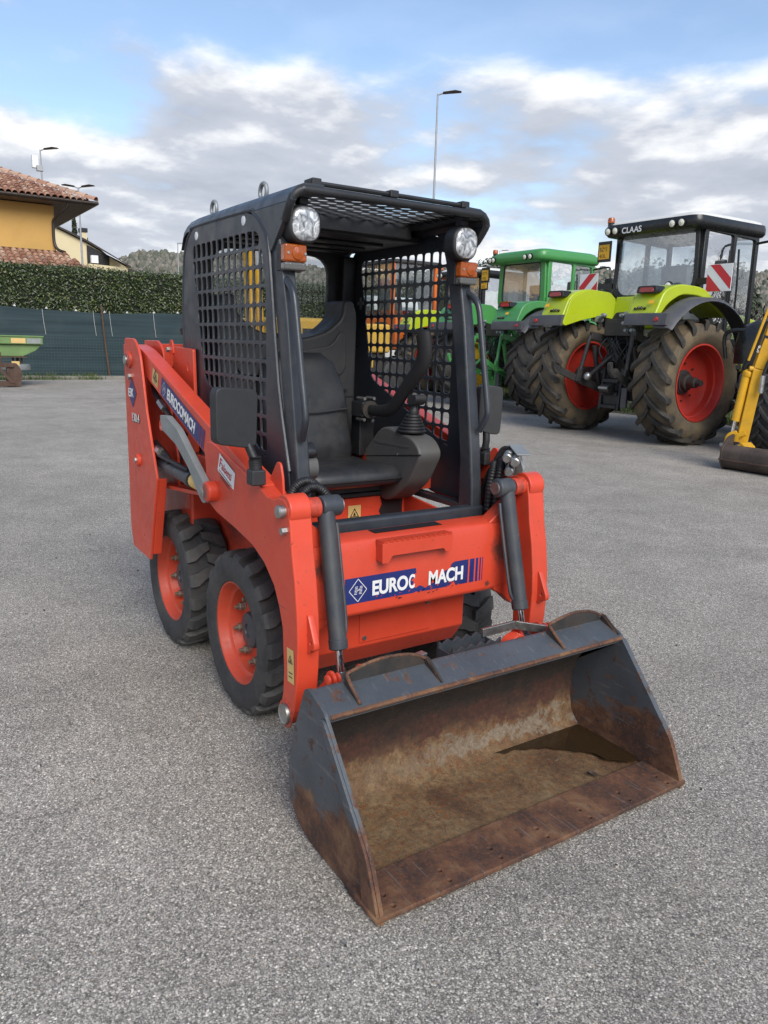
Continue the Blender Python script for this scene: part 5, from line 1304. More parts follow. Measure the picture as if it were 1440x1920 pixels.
# ---- wooded hills and the ruin
EL = [(0,.03),(6,.045),(11,.060),(13.9,.080),(16,.091),(18.3,.098),(22,.096),(30,.085),(36,.085),(39.4,.092),(41.5,.099),(43.2,.106),(45,.097),(48,.092),(52,.090),(60,.085),(75,.07),(95,.06)]
def elev(a):
    for (a0, e0), (a1, e1) in zip(EL, EL[1:]):
        if a0 <= a <= a1: return e0 + (e1-e0)*(a-a0)/(a1-a0)
    return EL[0][1] if a < 0 else EL[-1][1]
def hill_pt(a, k):
    r = 260 + 420*k; R0 = 620
    z = elev(a)*R0*(max(0, min(1, (r-260)/360))**1.15) * (1 if r <= R0 else 1-(r-R0)/400) + 4*mnoise.noise((a*.35, k*5, 0))*min(1, k*3)
    ar = math.radians(a); return (3.08 - r*math.cos(ar), -1.6 + r*math.sin(ar), z if k > 0 else -.5)
NA, NK = 190, 22; mb = MB()
mb.add([hill_pt(-5+100*i/NA, k/NK) for k in range(NK+1) for i in range(NA+1)], [(k*(NA+1)+i, k*(NA+1)+i+1, (k+1)*(NA+1)+i+1, (k+1)*(NA+1)+i) for k in range(NK) for i in range(NA)])
structure(mb.build('hills', M['hill'], sharp=180))
random.seed(61); mb = MB()
for _ in range(15000):
    a = random.uniform(4, 62); k = random.uniform(.12,.92)
    if 41.6 < a < 43.6 and k > .80: continue
    x, y, z = hill_pt(a, k); s_ = random.uniform(1.5,3.4); n_ = 6
    vs = []; zz = [(-.3,.5),(.35,1.0),(.85,.75),(1.15,.25)]
    for h_, r_ in zz:
        for q in range(n_):
            an = 2*PI*q/n_ + h_; rr = s_*r_*.8*random.uniform(.7,1.2); vs.append((x+rr*math.cos(an), y+rr*math.sin(an), z+h_*s_*1.3*random.uniform(.9,1.1)))
    mb.add(vs, [(l*n_+q, l*n_+(q+1) % n_, (l+1)*n_+(q+1) % n_, (l+1)*n_+q) for l in range(3) for q in range(n_)] + [tuple(3*n_+q for q in range(n_))])
tag(mb.build('hillside_wood', M['wood_far'], sharp=180), 'far woodland covering the hills on the skyline', None, kind='stuff')
M['stone'] = paint('old_stone', (.30,.23,.17), .95, .2, .15)
p_ = hill_pt(42.6, .86)
RU = thing('hilltop_ruin', (p_[0], p_[1], p_[2]-2), 'brown stone castle ruin on the skyline hill', 'ruin')
for k, (u, w_, h_) in enumerate(((-9,4,8.5),(-4,6,6),(2,7,9),(8.5,6,10.5),(13.5,4,7))):
    ar = math.radians(42.6); ux, uy = math.sin(ar), math.cos(ar)
    MB().box(-4,4,-w_/2,w_/2,0,h_).move(Matrix.Translation((u*ux, u*uy, 0)) @ Matrix.Rotation(-ar, 4, 'Z')).build('wall_block', M['stone'], RU)

# ---- green spreader and rusty frame standing by the fence
M['sp_green'] = paint('spreader_green', (.13,.22,.075), .45, .12, 3, dirt=(.12,.14,.06), dirt_amt=.25)
M['rust'] = paint('rusty_steel', (.07,.04,.028), .85, .4, 6, dirt=(.14,.09,.06), dirt_amt=.3)
SP = thing('fertiliser_spreader', (-21.5,1.2,0), 'green fertiliser spreader hopper parked by the net fence', 'spreader')
MB().prism([(-1.6,1.40),(1.28,1.385),(1.28,1.17),(-1.6,1.17)], 0, -.6, .55).build('hopper', M['sp_green'], SP, bevel=.02)
MB().prism([(-1.6,1.1699),(1.27,1.1699),(1.10,1.00),(.75,.83),(-1.2,.83)], 0, -.5, .45).build('hopper_cone', M['sp_green'], SP, bevel=.02)
MB().box(-.62,.575,-1.62,1.30,1.375,1.41).build('hopper_rim', M['sp_green'], SP, bevel=.01)
MB().box(.551,.556,.45,.82,1.20,1.335).build('warning_plate', M['decal_cream'], SP)
MB().box(.551,.556,.86,1.22,1.20,1.335).build('maker_plate', M['zinc'], SP)
for y in (-.9,0,.5,.72): MB().bar((.3,y,.85),(.3,y,.55),.05,.05).build('strut', M['rust'], SP)
MB().box(-.4,.5,-1.2,.85,.80,.829).build('base_rail', M['rust'], SP)
MB().lathe([(0,0),(.40,0),(.42,.05),(.40,.16),(.1,.18),(0,.18)], (.2,.55,.45), (0,0,1), 20).build('spinner_housing', M['zinc'], SP)
for y in (-1.0,.7): MB().bar((-.3,y,0),(-.3,y,.8),.07,.07).build('stand_leg', M['rust'], SP)
MB().box(.55,.60,.42,.62,.58,.70).build('tail_light', M['decal_cream'], SP)
RF = thing('rusty_implement', (-21.0,1.0,0), 'rusty brown steel implement frame in front of the green spreader', 'implement')
MB().bar((.4,-1.4,.62),(.4,.62,.60),.12,.12).build('beam', M['rust'], RF, bevel=.01)
MB().prism(smooth_poly([(.40,.02),(.78,.02),(.82,.45),(.70,.66),(.45,.66)], 3, .05), 0, .30, .42).build('end_plate', M['rust'], RF, bevel=.006)
MB().bar((.5,-1.2,.12),(.45,.6,.10),.10,.14).build('skid', M['rust'], RF, bevel=.01)
for y in (-1.0,-.4,.2): MB().bar((.45,y,.6),(.5,y+.35,.12),.07,.07).build('brace', M['rust'], RF)
MB().cyl((.42,.3,.60),(.42,.3,.95),.03,.025,10).build('hitch_pin', M['rust'], RF)
# ------------------------------------------------------------------ parked tractors (local frame: origin under the rear axle, +Y forward)
M['lime'] = paint('lime_paint', (.38,.47,.012), .35, .06, 2, dirt=(.22,.24,.05), dirt_amt=.12, coat=.3)
M['jd_green'] = paint('green_paint', (.055,.255,.065), .4, .08, 2, dirt=(.07,.13,.05), dirt_amt=.15, coat=.3)
M['fender_grey'] = paint('fender_grey', (.060,.062,.070), .5, .12, 3, dirt=(.14,.13,.12), dirt_amt=.3)
M['tr_black'] = paint('cab_black', (.011,.012,.013), .3, .15, 3, dirt=(.04,.04,.038), dirt_amt=.15)
M['tr_iron'] = paint('dark_iron', (.022,.022,.023), .55, .3, 6, dirt=(.085,.07,.05), dirt_amt=.3)
M['roof_white'] = paint('roof_white', (.62,.62,.58), .45, .05, 3)
M['tr_rim_red'] = paint('tractor_rim_red', (.44,.030,.018), .42, .08, 3, dirt=(.16,.09,.06), dirt_amt=.15)
M['rim_yellow'] = paint('tractor_rim_yellow', (.55,.36,.02), .45, .1, 3, dirt=(.2,.15,.06), dirt_amt=.3)
M['ag_carcass'] = paint('muddy_tyre', (.045,.040,.034), .85, .25, 4, dirt=(.20,.145,.075), dirt_amt=.75, dirt_scale=2.6, bump=.3, bump_scale=60)
M['ag_lug'] = paint('tyre_lugs', (.024,.023,.022), .75, .25, 5, dirt=(.12,.095,.062), dirt_amt=.36, dirt_scale=3.2, bump=.3, bump_scale=60)
M['ag_carcass2'] = paint('dusty_tyre', (.040,.038,.036), .85, .25, 4, dirt=(.09,.08,.065), dirt_amt=.4, dirt_scale=2.6, bump=.3, bump_scale=60)
M['warn_red'] = paint('warning_red', (.52,.022,.03), .4, .05, 5)
M['plate_yellow'] = paint('plate_yellow', (.72,.38,.015), .45, .05, 5)
M['cream_lens'] = paint('lamp_cream', (.75,.73,.62), .2, .05, 5)
M['seat_grey'] = paint('cab_interior', (.16,.16,.17), .7, .2, 5)
M['curtain'] = paint('pale_film', (.62,.60,.54), .8, .12, 7)

def ag_tyre(R, W, rr, n, lug=.055):
    mb = MB(); rb = R-lug; h = W/2
    half = [(rr, h*.72), (rr+.03, h*.80), (rr+.12*(rb-rr)/.35, h*.95), (rr+.5*(rb-rr), h*1.0), (rr+.82*(rb-rr), h*.96), (rb-.015, h*.86), (rb, h*.55), (rb+.008, 0.0)]
    prof = half + [(r, -y) for r, y in reversed(half[:-1])]
    mb.lathe(prof, (0,0,0), (1,0,0), 80, closed=True)
    for side in (-1, 1):
        for i in range(n):
            t0 = 2*PI*(i + (.5 if side > 0 else 0))/n; j = random.uniform(-.006,.006)
            st = []
            for k in range(6):
                u = k/5; s_ = -.03*W + u*(h*1.0 + .03*W)
                st.append((s_, t0 + j + .40*u**.85*(W/.72)/R*1.0, R - .010*u*u - (.02 if k == 5 else 0), .098*R*(1-.15*u)))
            st.append((h*1.03, st[-1][1]+.02, R-.095*R, .075*R)); st.append((h*.99, st[-1][1]+.01, R-.15*R, .05*R))
            vs = []
            for s_, th, r, w in st:
                b_ = min(r-.02, rb-.02)
                for a, q in ((-w/2, r), (w/2, r), (w*.75, b_), (-w*.75, b_)):
                    t = th + a/R; vs.append((side*s_, q*math.cos(t), q*math.sin(t)))
            m_ = len(st); fs = [(0,1,2,3), tuple((m_-1)*4+q for q in (3,2,1,0))]
            for k in range(m_-1):
                for q in range(4): fs.append((k*4+q, k*4+(q+1) % 4, k*4+4+(q+1) % 4, k*4+4+q))
            mb.add(vs, fs, 1)
    return mb
def rim_mb(rr, W, d):
    """dished rim, outer side towards +X"""
    h = W/2
    return MB().lathe([(rr+.005,h*.72),(rr+.012,h*.80),(rr-.012,h*.80),(rr-.03,h*.70),(rr-.045,h*.45),(rr-.075,h*.40),(rr-.085,h*.10),(rr-.16,-h*.02),(rr*.45,-d),(rr*.25,-d),(.0,-d)], (0,0,0), (1,0,0), 56, caps=False) \
               .lathe([(rr+.005,h*.72),(rr-.03,h*.2),(rr-.03,-h*.4),(rr+.0,-h*.70),(rr+.012,-h*.80),(rr-.012,-h*.80),(rr-.035,-h*.35),(rr*.45,-d-.02),(0,-d-.02)], (0,0,0), (1,0,0), 56, caps=False)
def make_tractor(name, loc, label, P):
    T = thing(name, loc, label, 'tractor', P.get('group'))
    body, iron = M[P['body']], M[P['iron']]
    R, W, wx = P['R'], P['W'], P['wx']
    random.seed(P['seed'])
    tm_ = ag_tyre(R, W, P['rr'], 18, .065).mesh('tyre', [M[P['carcass']], M['ag_lug']], sharp=35)
    rm_ = rim_mb(P['rr'], W, .06).mesh('rim', M[P['rim']], sharp=40)
    hm_ = MB().lathe([(.20,-.06),(.20,-.03),(.14,-.01),(.13,.06),(.09,.07),(.085,.20),(.05,.21),(.05,.30),(0,.30)], (0,0,0), (1,0,0), 20).mesh('hub', M['tr_iron'])
    for s in (-1, 1):
        w = sub('wheel', T, (s*wx, 0, R))
        link('tyre', tm_, w, rot=(random.uniform(0,6),0,0)); link('rim', rm_, w, rot=(0,0,0 if s > 0 else PI)); link('hub', hm_, w, rot=(0,0,0 if s > 0 else PI))
        for k in range(8):
            a = 2*PI*k/8; MB().cyl((s*-.05,.30*math.cos(a),.30*math.sin(a)), (s*-.02,.30*math.cos(a),.30*math.sin(a)), .014, seg=6).build('wheel_nut', M['tr_iron'], w)
    tf_ = ag_tyre(.74, .52, .40, 20, .045).mesh('tyre', [M[P['carcass']], M['ag_lug']], sharp=35)
    rf_ = rim_mb(.40, .52, .05).mesh('rim', M[P['rim']], sharp=40)
    for s in (-1, 1):
        w = sub('wheel', T, (s*.98, 2.85, .74)); link('tyre', tf_, w); link('rim', rf_, w, rot=(0,0,0 if s > 0 else PI))
    # running gear and bonnet
    MB().box(-.34,.34,-.15,1.2,.62,1.55).build('gearbox', M['tr_iron'], T, bevel=.03)
    MB().cyl((-wx,0,R),(wx,0,R),.17,seg=20).build('rear_axle', M['tr_iron'], T)
    MB().box(-.28,.28,1.2,3.4,.60,1.15).build('chassis', M['tr_iron'], T, bevel=.03)
    MB().cyl((-.9,2.85,.74),(.9,2.85,.74),.10,seg=14).build('front_axle', M['tr_iron'], T)
    MB().prism(smooth_poly([(2.0,1.15),(3.9,1.10),(3.95,1.75),(3.75,1.95),(2.0,2.25)], 4, [0,.05,.2,.25,0]), 0, -.48, .48).build('bonnet', body, T, bevel=.08, seg=3)
    MB().box(-.86,.86,.45,2.0,1.50,1.62).build('cab_floor', M['tr_black'], T, bevel=.02)
    # fenders
    for s in (-1, 1):
        x0, x1, x2 = s*.70, s*(wx+.06), s*(wx+W/2+.02)
        q = R-1.0
        top = smooth_poly([(-1.00,2.04+q),(-.86,2.34+q),(-.74,2.44+q),(-.45,2.52+q),(.15,2.50+q),(.85,2.12+q),(.80,2.04+q),(.10,2.36+q),(-.42,2.36+q),(-.72,2.20+q),(-.92,1.98+q)], 4, [.03,.08,.08,.15,.2,.04,.04,.2,.15,.1,.03])
        fd = MB().prism(top, 0, x0, x1).build('fender', body, T, bevel=.03, seg=3)
        MB().prism(smooth_poly([(-1.02,1.90+q),(-.86,2.335+q),(-.45,2.505+q),(.15,2.49+q),(.30,2.35+q),(.30,2.02+q),(-.10,2.06+q),(-.55,1.98+q),(-.95,1.87+q)], 3, [.05,.08,.1,.1,.05,.05,.1,.1,.03]), 0, s*.66, s*.699).build('fender_inner', body, fd, bevel=.01)
        lip = smooth_poly([(-1.055,1.865+q),(-1.03,2.05+q),(-.965,2.06+q),(-.97,1.88+q)], 3, .02)
        MB().prism(lip, 0, s*.68, s*(wx+W/2-.06)).build('fender_lip', M['fender_grey'], fd, bevel=.012)
        fl = MB(); vs = []
        for k in range(19):
            a = math.radians(141 - 124*k/18)
            for x, r in ((x1+s*.002,1.345),(x2-s*.05,1.325),(x2,1.27),(x2-s*.02,1.262),(x2-s*.06,1.30),(x1+s*.002,1.315)):
                vs.append((x, r*math.cos(a), R+r*math.sin(a)))
        fs = [(k*6+i, k*6+(i+1) % 6, (k+1)*6+(i+1) % 6, (k+1)*6+i) for k in range(18) for i in range(6)] + [tuple(range(6)), tuple(18*6+i for i in range(6))]
        fl.add(vs, fs).build('fender_flare', M['fender_grey'], fd, sharp=50)
        lx = s*.97
        tl = MB().prism(smooth_poly([(lx-.20,2.36+q),(lx+.20,2.36+q),(lx+.17,2.47+q),(lx-.17,2.47+q)], 3, .03), 1, -.93, -.72).build('tail_light', M['tr_black'], fd, bevel=.02)
        MB().prism(smooth_poly([(lx-.14,2.375+q),(lx+.14,2.375+q),(lx+.12,2.445+q),(lx-.12,2.445+q)], 3, .02), 1, -.945, -.931).build('lens', M['red_lens'] if not P.get('jd') else M['ink_red'], tl, bevel=.006)
        if P.get('jd'): MB().prism(smooth_poly([(lx-.14,2.45+q),(lx+.14,2.45+q),(lx+.10,2.485+q),(lx-.10,2.485+q)], 3, .01), 1, -.945, -.80).build('lens', M['amber'], tl, bevel=.006)
        for k in range(4): MB().cyl((s*(.82+.06*k),-.965,2.13+q+(.02 if k in (1,2) else 0)), (s*(.82+.06*k),-.99,2.12+q), .020, seg=10).build('button', M['tr_black'] if k else M['rust'], fd)
        MB().cyl((s*(wx+.12),-1.03,1.96+q),(s*(wx+.12),-1.07,1.96+q),.03,seg=12).build('reflector', M['ink_red'], fd)
        MB().add([(s*1.05,-.985,2.20+q),(s*1.17,-.985,2.20+q),(s*1.15,-.955,2.25+q),(s*1.07,-.955,2.25+q)], [(0,1,2,3)]).build('sticker', M['plate_yellow'], fd)
    MB().prism(smooth_poly([(.22,1.85),(.30,2.42),(.46,2.42),(.46,1.85)], 3, .03), 0, -.659, .659).build('rear_panel', body, T, bevel=.02)
    MB().prism(smooth_poly([(-.30,2.05),(.30,2.05),(.24,2.24),(-.24,2.24)], 3, .05), 1, .205, .235).build('panel_recess', M[P['recess']], T, bevel=.01)
    # cab
    pil = M[P['pillar']]; cw = P['cw']
    wout = smooth_poly([(-cw-.02,2.40),(cw+.02,2.40),(cw-.03,3.50),(-cw+.03,3.50)], 4, [.25,.25,.06,.06])
    win_ = smooth_poly([(-cw+P['pw']-.02,2.44),(cw-P['pw']+.02,2.44),(cw-P['pw']-.03,3.44),(-cw+P['pw']+.03,3.44)], 5, [.30,.30,.08,.08])
    curve_mesh('rear_window_frame', [wout, win_], .05, frame((0,.44,0),(1,0,0),(0,0,1)), pil, T, bevel=.006)
    if P['pw'] > .1:
        wi2 = smooth_poly([(-cw+P['pw']+.005,2.465),(cw-P['pw']-.005,2.465),(cw-P['pw']-.055,3.415),(-cw+P['pw']+.055,3.415)], 5, [.29,.29,.07,.07])
        curve_mesh('window_seal', [win_, wi2], .02, frame((0,.42,0),(1,0,0),(0,0,1)), M['tr_black'], T)
    MB().add([(x, .44 - .03*math.cos(x/cw*1.5), z) for x, z in win_], [tuple(range(len(win_)))]).build('rear_window', M['glass_streak'], T)
    for s in (-1, 1):
        sw = [(.47,2.42),(1.15,1.62),(2.02,1.62),(1.98,3.50),(.47,3.52)]
        si = smooth_poly([(.56,2.48),(1.17,1.72),(1.27,1.72),(1.27,3.42),(.56,3.44)], 3, .05); si2 = smooth_poly([(1.34,1.72),(1.94,1.72),(1.90,3.40),(1.34,3.42)], 3, .05)
        curve_mesh('side_frame', [sw, si, si2], .05, frame((s*(cw+.02),0,0),(0,1,0),(0,0,1)), pil if P.get('jd') else M['tr_black'], T, bevel=.006)
        for g_ in (si, si2): MB().add([(s*(cw+.02), y, z) for y, z in g_], [tuple(range(len(g_)))]).build('side_window', M['glass'], T)
    MB().add([(-cw+.05,2.03,1.75),(cw-.05,2.03,1.75),(cw-.05,1.96,3.45),(-cw+.05,1.96,3.45)], [(0,1,2,3)]).build('windscreen', M['glass_clean'], T)
    MB().prism(smooth_poly([(1.0,1.62),(1.45,1.62),(1.45,2.15),(1.15,2.15),(1.10,2.95),(.95,2.98),(1.0,2.1)], 3, .05), 0, -.27, .27).build('driver_seat', M['seat_grey'], T, bevel=.04)
    MB().tube([(.2*math.cos(k*PI/8),1.72+.1*math.sin(k*PI/8),2.45+.18*math.sin(k*PI/8)) for k in range(16)], .016, 8, 1, closed=True).build('steering_wheel', M['tr_black'], T)
    MB().prism([(1.66,1.62),(1.95,1.62),(1.95,2.4),(1.75,2.45)], 0, -.3, .3).build('dashboard', M['tr_black'], T, bevel=.03)
    # roof
    rl = rrect(-cw-.13, cw+.13, .16, 2.12, .18, 4)
    n0 = len(rl); vs = []
    for sc_, z in ((.88,3.435),(.97,3.455),(1.0,3.50),(1.0,3.58),(.985,3.6404)): vs += [(p[0]*sc_, 1.15+(p[1]-1.15)*sc_*1.03, z) for p in rl]
    rf = MB().add(vs, [tuple(range(n0))[::-1], tuple(4*n0+i for i in range(n0))] + [(k*n0+i, k*n0+(i+1) % n0, (k+1)*n0+(i+1) % n0, (k+1)*n0+i) for k in range(4) for i in range(n0)]).build('roof', M[P['roof_side']], T, sharp=50)
    cap = rrect(-cw-.10, cw+.10, .22, 2.08, .20, 5); n_ = len(cap); vs = []
    for sc_, z in ((1,3.6405),(.985,3.68),(.90,3.715),(.6,3.73)): vs += [(p[0]*sc_, 1.15+(p[1]-1.15)*sc_, z) for p in cap]
    MB().add(vs, [(k*n_+i, k*n_+(i+1) % n_, (k+1)*n_+(i+1) % n_, (k+1)*n_+i) for k in range(3) for i in range(n_)] + [tuple(3*n_+i for i in range(n_))]).build('roof_cap', M[P['roof_top']], rf, sharp=60)
    for x in P['lamps']:
        l = MB().lathe([(.0,.0),(.05,.0),(.068,.03),(.072,.07),(.062,.075)], (x,.17,3.54), (0,-1,-.12), 20).build('work_light', M['tr_black'], rf)
        MB().lathe([(.060,.070),(.045,.082),(0,.088)], (x,.17,3.54), (0,-1,-.12), 20).build('lens', M['cream_lens'], l)
    if P.get('word'): lettering(P['word'], .135, frame((-.52,.112,3.475),(1,0,0),(0,0,1)), M['white_paint'], rf, bold=.02, squeeze=1.05)
    b1 = MB().cyl((-cw-.12,.35,3.63),(-cw-.12,.35,3.72),.055,seg=16).build('beacon', M['tr_black'], T)
    MB().lathe([(.065,0),(.065,.06),(.05,.09),(0,.095)], (-cw-.12,.35,3.72), (0,0,1), 18).build('lens', M['amber'], b1)
    # number plate, boards, mirror
    px0 = P.get('plate', -cw-.14)
    np_ = MB().box(px0-.15, px0+.15, .25, .28, 3.04, 3.40).build('number_plate', M['tr_black'], T, bevel=.01)
    MB().box(px0-.12, px0+.12, .243, .2499, 3.09, 3.34).build('plate_face', M['plate_yellow'], np_)
    F_ = frame((px0-.105,.2425,3.225),(1,0,0),(0,0,1))
    lettering('BZ*3', .10, F_, M['ink'], np_, squeeze=.85); lettering('40L', .10, F_ @ Matrix.Translation((0,-.115,0)), M['ink'], np_, squeeze=1.1)
    for s in ((-1, 1) if P.get('boards') else ()):
        cx_ = s*1.36
        bd = MB().box(cx_-.22, cx_+.22, .30, .312, 2.44, 2.86).build('warning_board', M['white_paint'], T, bevel=.004)
        for k, (c0, c1) in enumerate(((-.5,-.22),(.12,.40)) if False else ((-.46,-.06),(.34,.9))):
            # diagonal stripes clipped to the square
            sq = [(-.215,-.205),(.215,-.205),(.215,.205),(-.215,.205)]
            st = [(-1+c0*.43,-1.0),(-1+c1*.43,-1.0),(1+c1*.43,1.0),(1+c0*.43,1.0)]
            pg = clip_convex(st, sq)
            if s > 0: pg = [(-p[0], p[1]) for p in pg]
            if len(pg) > 2: MB().add([(cx_+p[0], .298, 2.65+p[1]) for p in pg], [tuple(range(len(pg)))]).build('stripe', M['warn_red'], bd)
        MB().bar((s*(cw+.03),.42,2.62),(cx_-s*.20,.34,2.62),.05,.10).build('board_arm', M['tr_black'], T)
    for x in ((.42,) if P.get('boards') else ()):
        l = MB().lathe([(0,0),(.07,.0),(.085,.04),(.075,.08)], (x,.36,2.56), (0,-1,0), 18).build('reverse_lamp', M['tr_black'], T)
        MB().lathe([(.07,.075),(.05,.088),(0,.09)], (x,.36,2.56), (0,-1,0), 18).build('lens', M['cream_lens'], l)
    MB().tube([(cw+.05,1.95,3.35),(cw+.45,1.95,3.38),(cw+.62,1.9,3.30),(cw+.62,1.9,2.9)], .022, 8, 3).build('mirror_arm', M['tr_black'], T)
    MB().box(cw+.50, cw+.74, 1.86, 1.93, 2.72, 3.12).build('side_mirror', M['tr_black'], T, bevel=.03)
    MB().tube([(cw+.10,1.35,3.2),(cw+.12,1.38,2.6),(cw+.10,1.42,2.1)], .018, 8, 3).build('door_handle_rail', M['tr_black'], T)
    # three point hitch
    H_ = P['iron']
    def part(nm, mb, mat=None, bevel=.008): return mb.build(nm, M[mat or H_], T, bevel=bevel)
    part('hitch_tower', MB().prism(smooth_poly([(-.32,1.55),(.32,1.55),(.36,1.90),(.20,2.12),(-.20,2.12),(-.36,1.90)], 3, .04), 1, -.22, -.12))
    part('top_link_bracket', MB().box(-.10,.10,-.42,-.22,1.30,1.60))
    part('remote_valve_block', MB().box(-.30,.34,-.36,-.221,1.72,2.0), 'tr_iron')
    for k, (x, z) in enumerate(((-.38,2.02),(-.30,2.06),(.10,2.05),(.20,2.08),(.30,2.04),(.16,1.92),(.28,1.90),(.22,1.80),(.34,1.80))):
        part('remote_coupler', MB().lathe([(.022,0),(.035,.01),(.035,.06),(.026,.07),(.026,.11),(0,.11)], (x,-.36,z), (0.1,-1,.1), 14), 'zinc', 0)
    part('socket', MB().lathe([(.04,0),(.055,.02),(.055,.12),(0,.12)], (-.42,-.30,1.98), (-.3,-1,.2), 16), 'zinc', 0)
    for s in (-1, 1):
        part('lift_arm', MB().bar((s*.30,.10,1.62),(s*.46,-.52,1.72),.09,.13))
        part('lift_rod', MB().cyl((s*.46,-.52,1.72),(s*.50,-.66,1.12),.036,seg=12), None, 0)
        part('lift_rod_fork', MB().bar((s*.50,-.66,1.16),(s*.51,-.70,.92),.05,.10))
        part('lower_link', MB().bar((s*.36,.05,.72),(s*.54,-.72,.98),.06,.13).bar((s*.54,-.72,.98),(s*.62,-1.06,1.12),.05,.12))
        part('link_hook', MB().prism(smooth_poly([(-1.02,1.06),(-1.12,1.04),(-1.22,1.14),(-1.24,1.27),(-1.18,1.30),(-1.17,1.19),(-1.12,1.14),(-1.07,1.20),(-1.03,1.17)], 3, .02), 0, s*.62-.035, s*.62+.035))
        part('stabiliser', MB().cyl((s*.62,-.10,.85),(s*.56,-.66,.95),.03,seg=10), None, 0)
        part('ladder_upright', MB().bar((s*.20,-.42,.46),(s*.20,-.36,1.18),.05,.07))
        part('oil_hose', MB().tube([(s*.25,-.25,1.75),(s*.34,-.40,1.5),(s*.22,-.42,1.3),(s*.28,-.2,1.1)], .018, 8, 4), 'hose', 0)
        part('external_cylinder', MB().cyl((s*.44,-.20,.75),(s*.44,-.42,1.55),.045,seg=14), None, 0)
    for z in (.52,.74,.96): part('ladder_rung', MB().box(-.175,.175,-.46,-.36,z-.03,z+.03))
    part('drawbar_jaw', MB().prism(smooth_poly([(-.60,.78),(-.42,.70),(-.42,.92),(-.60,.88)], 2, .02), 0, -.10, .10))
    part('ball_end', MB().ball((-.36,-.62,1.02), .075, 14), 'steel', 0)
    part('top_link', MB().cyl((0,-.40,1.42),(-.36,-.60,1.02),.035,seg=12), None, 0)
    part('hitch_pin', MB().cyl((-.1,-.60,.84),(.1,-.60,.84),.03,seg=10), 'steel', 0)
    part('pto_guard', MB().prism(smooth_poly([(-.16,.55),(.16,.55),(.18,.78),(-.18,.78)], 2, .03), 1, -.40, -.16))
    for k in range(12):
        x0_, x1_ = random.uniform(-.34,.34), random.uniform(-.34,.34)
        part('oil_hose', MB().tube([(x0_,-.28,random.uniform(1.6,1.85)),((x0_+x1_)/2+random.uniform(-.15,.15),-.46,random.uniform(1.3,1.6)),(x1_,-.30,random.uniform(1.05,1.3)),(x1_*.8,-.12,1.0)], .014, 7, 4), 'hose', 0)
    for k in range(14):
        x0_, z_ = random.uniform(-.36,.36), random.uniform(.95,1.95)
        part('fitting', MB().lathe([(.016,0),(.024,.008),(.024,.035),(.014,.045),(.014,.07),(0,.07)], (x0_,-.24,z_), (random.gauss(0,.4),-1,random.gauss(0,.4)), 8), random.choice(('zinc','steel','tr_iron')), 0)
    part('tool_plate', MB().box(.30,.42,-.50,-.46,.52,.86), 'fender_grey')
    return T
CL = dict(body='lime', iron='tr_iron', R=1.0, W=.72, wx=1.17, rr=.61, rim='tr_rim_red', carcass='ag_carcass', pillar='tr_black', cw=.86, pw=.06, recess='lime',
          roof_side='tr_black', roof_top='roof_white', lamps=(-.82,-.66,.52,.70), word='CLAAS', boards=True, seed=5)
make_tractor('lime_tractor', (-6.0,9.46,0), 'lime green tractor with white topped black roof and muddy rear tyres beside the yellow digger', CL)
JD = dict(body='jd_green', iron='jd_green', R=.98, W=.64, wx=1.40, rr=.58, rim='rim_yellow', carcass='ag_carcass2', pillar='jd_green', cw=.80, pw=.13, recess='jd_green',
          roof_side='jd_green', roof_top='jd_green', lamps=(-.82,-.70,.40,.58), boards=False, seed=9, jd=True, plate=-1.15)
make_tractor('green_tractor', (-11.2,11.2,0), 'mid green tractor with green roof and yellow wheel rims', JD)
CL2 = dict(CL, boards=False, word=None, seed=15, plate=1.2)
make_tractor('lime_tractor', (-15.7,13.0,0), 'lime green tractor partly hidden behind the loader cab and green tractor', CL2)
# ------------------------------------------------------------------ yellow digger at the right, dark machine behind it, orange and yellow machines behind the loader
M['yellow'] = paint('machine_yellow', (.62,.33,.008), .42, .08, 3, dirt=(.16,.10,.03), dirt_amt=.25, chips=(.05,.04,.03), chip_thr=.72, chip_scale=25)
M['yellow_dull'] = paint('faded_yellow', (.52,.31,.035), .55, .1, 2, dirt=(.2,.14,.06), dirt_amt=.3)
M['orange'] = paint('machine_orange', (.62,.13,.012), .4, .08, 2, dirt=(.3,.1,.03), dirt_amt=.2)
M['dirty_steel'] = paint('digging_bucket_steel', (.050,.036,.030), .7, .35, 5, dirt=(.11,.08,.06), dirt_amt=.4, chips=(.14,.13,.12), chip_thr=.66, chip_scale=20)
DG = thing('mini_excavator', (-2.2,8.0,0), 'yellow mini excavator arm with a dark bucket resting on the asphalt', 'excavator')
def dp(name, mb, mat, bevel=.006, parent=None):
    mb.v = [(x - (.13*min(1, max(0, (z-.35)/.9)) if x < -2.0 and 7.5 < y < 8.25 else 0), y, z) for x, y, z in mb.v]
    return mb.move(Matrix.Translation((2.2,-8.0,0))).build(name, M[mat], parent or DG, bevel=bevel)
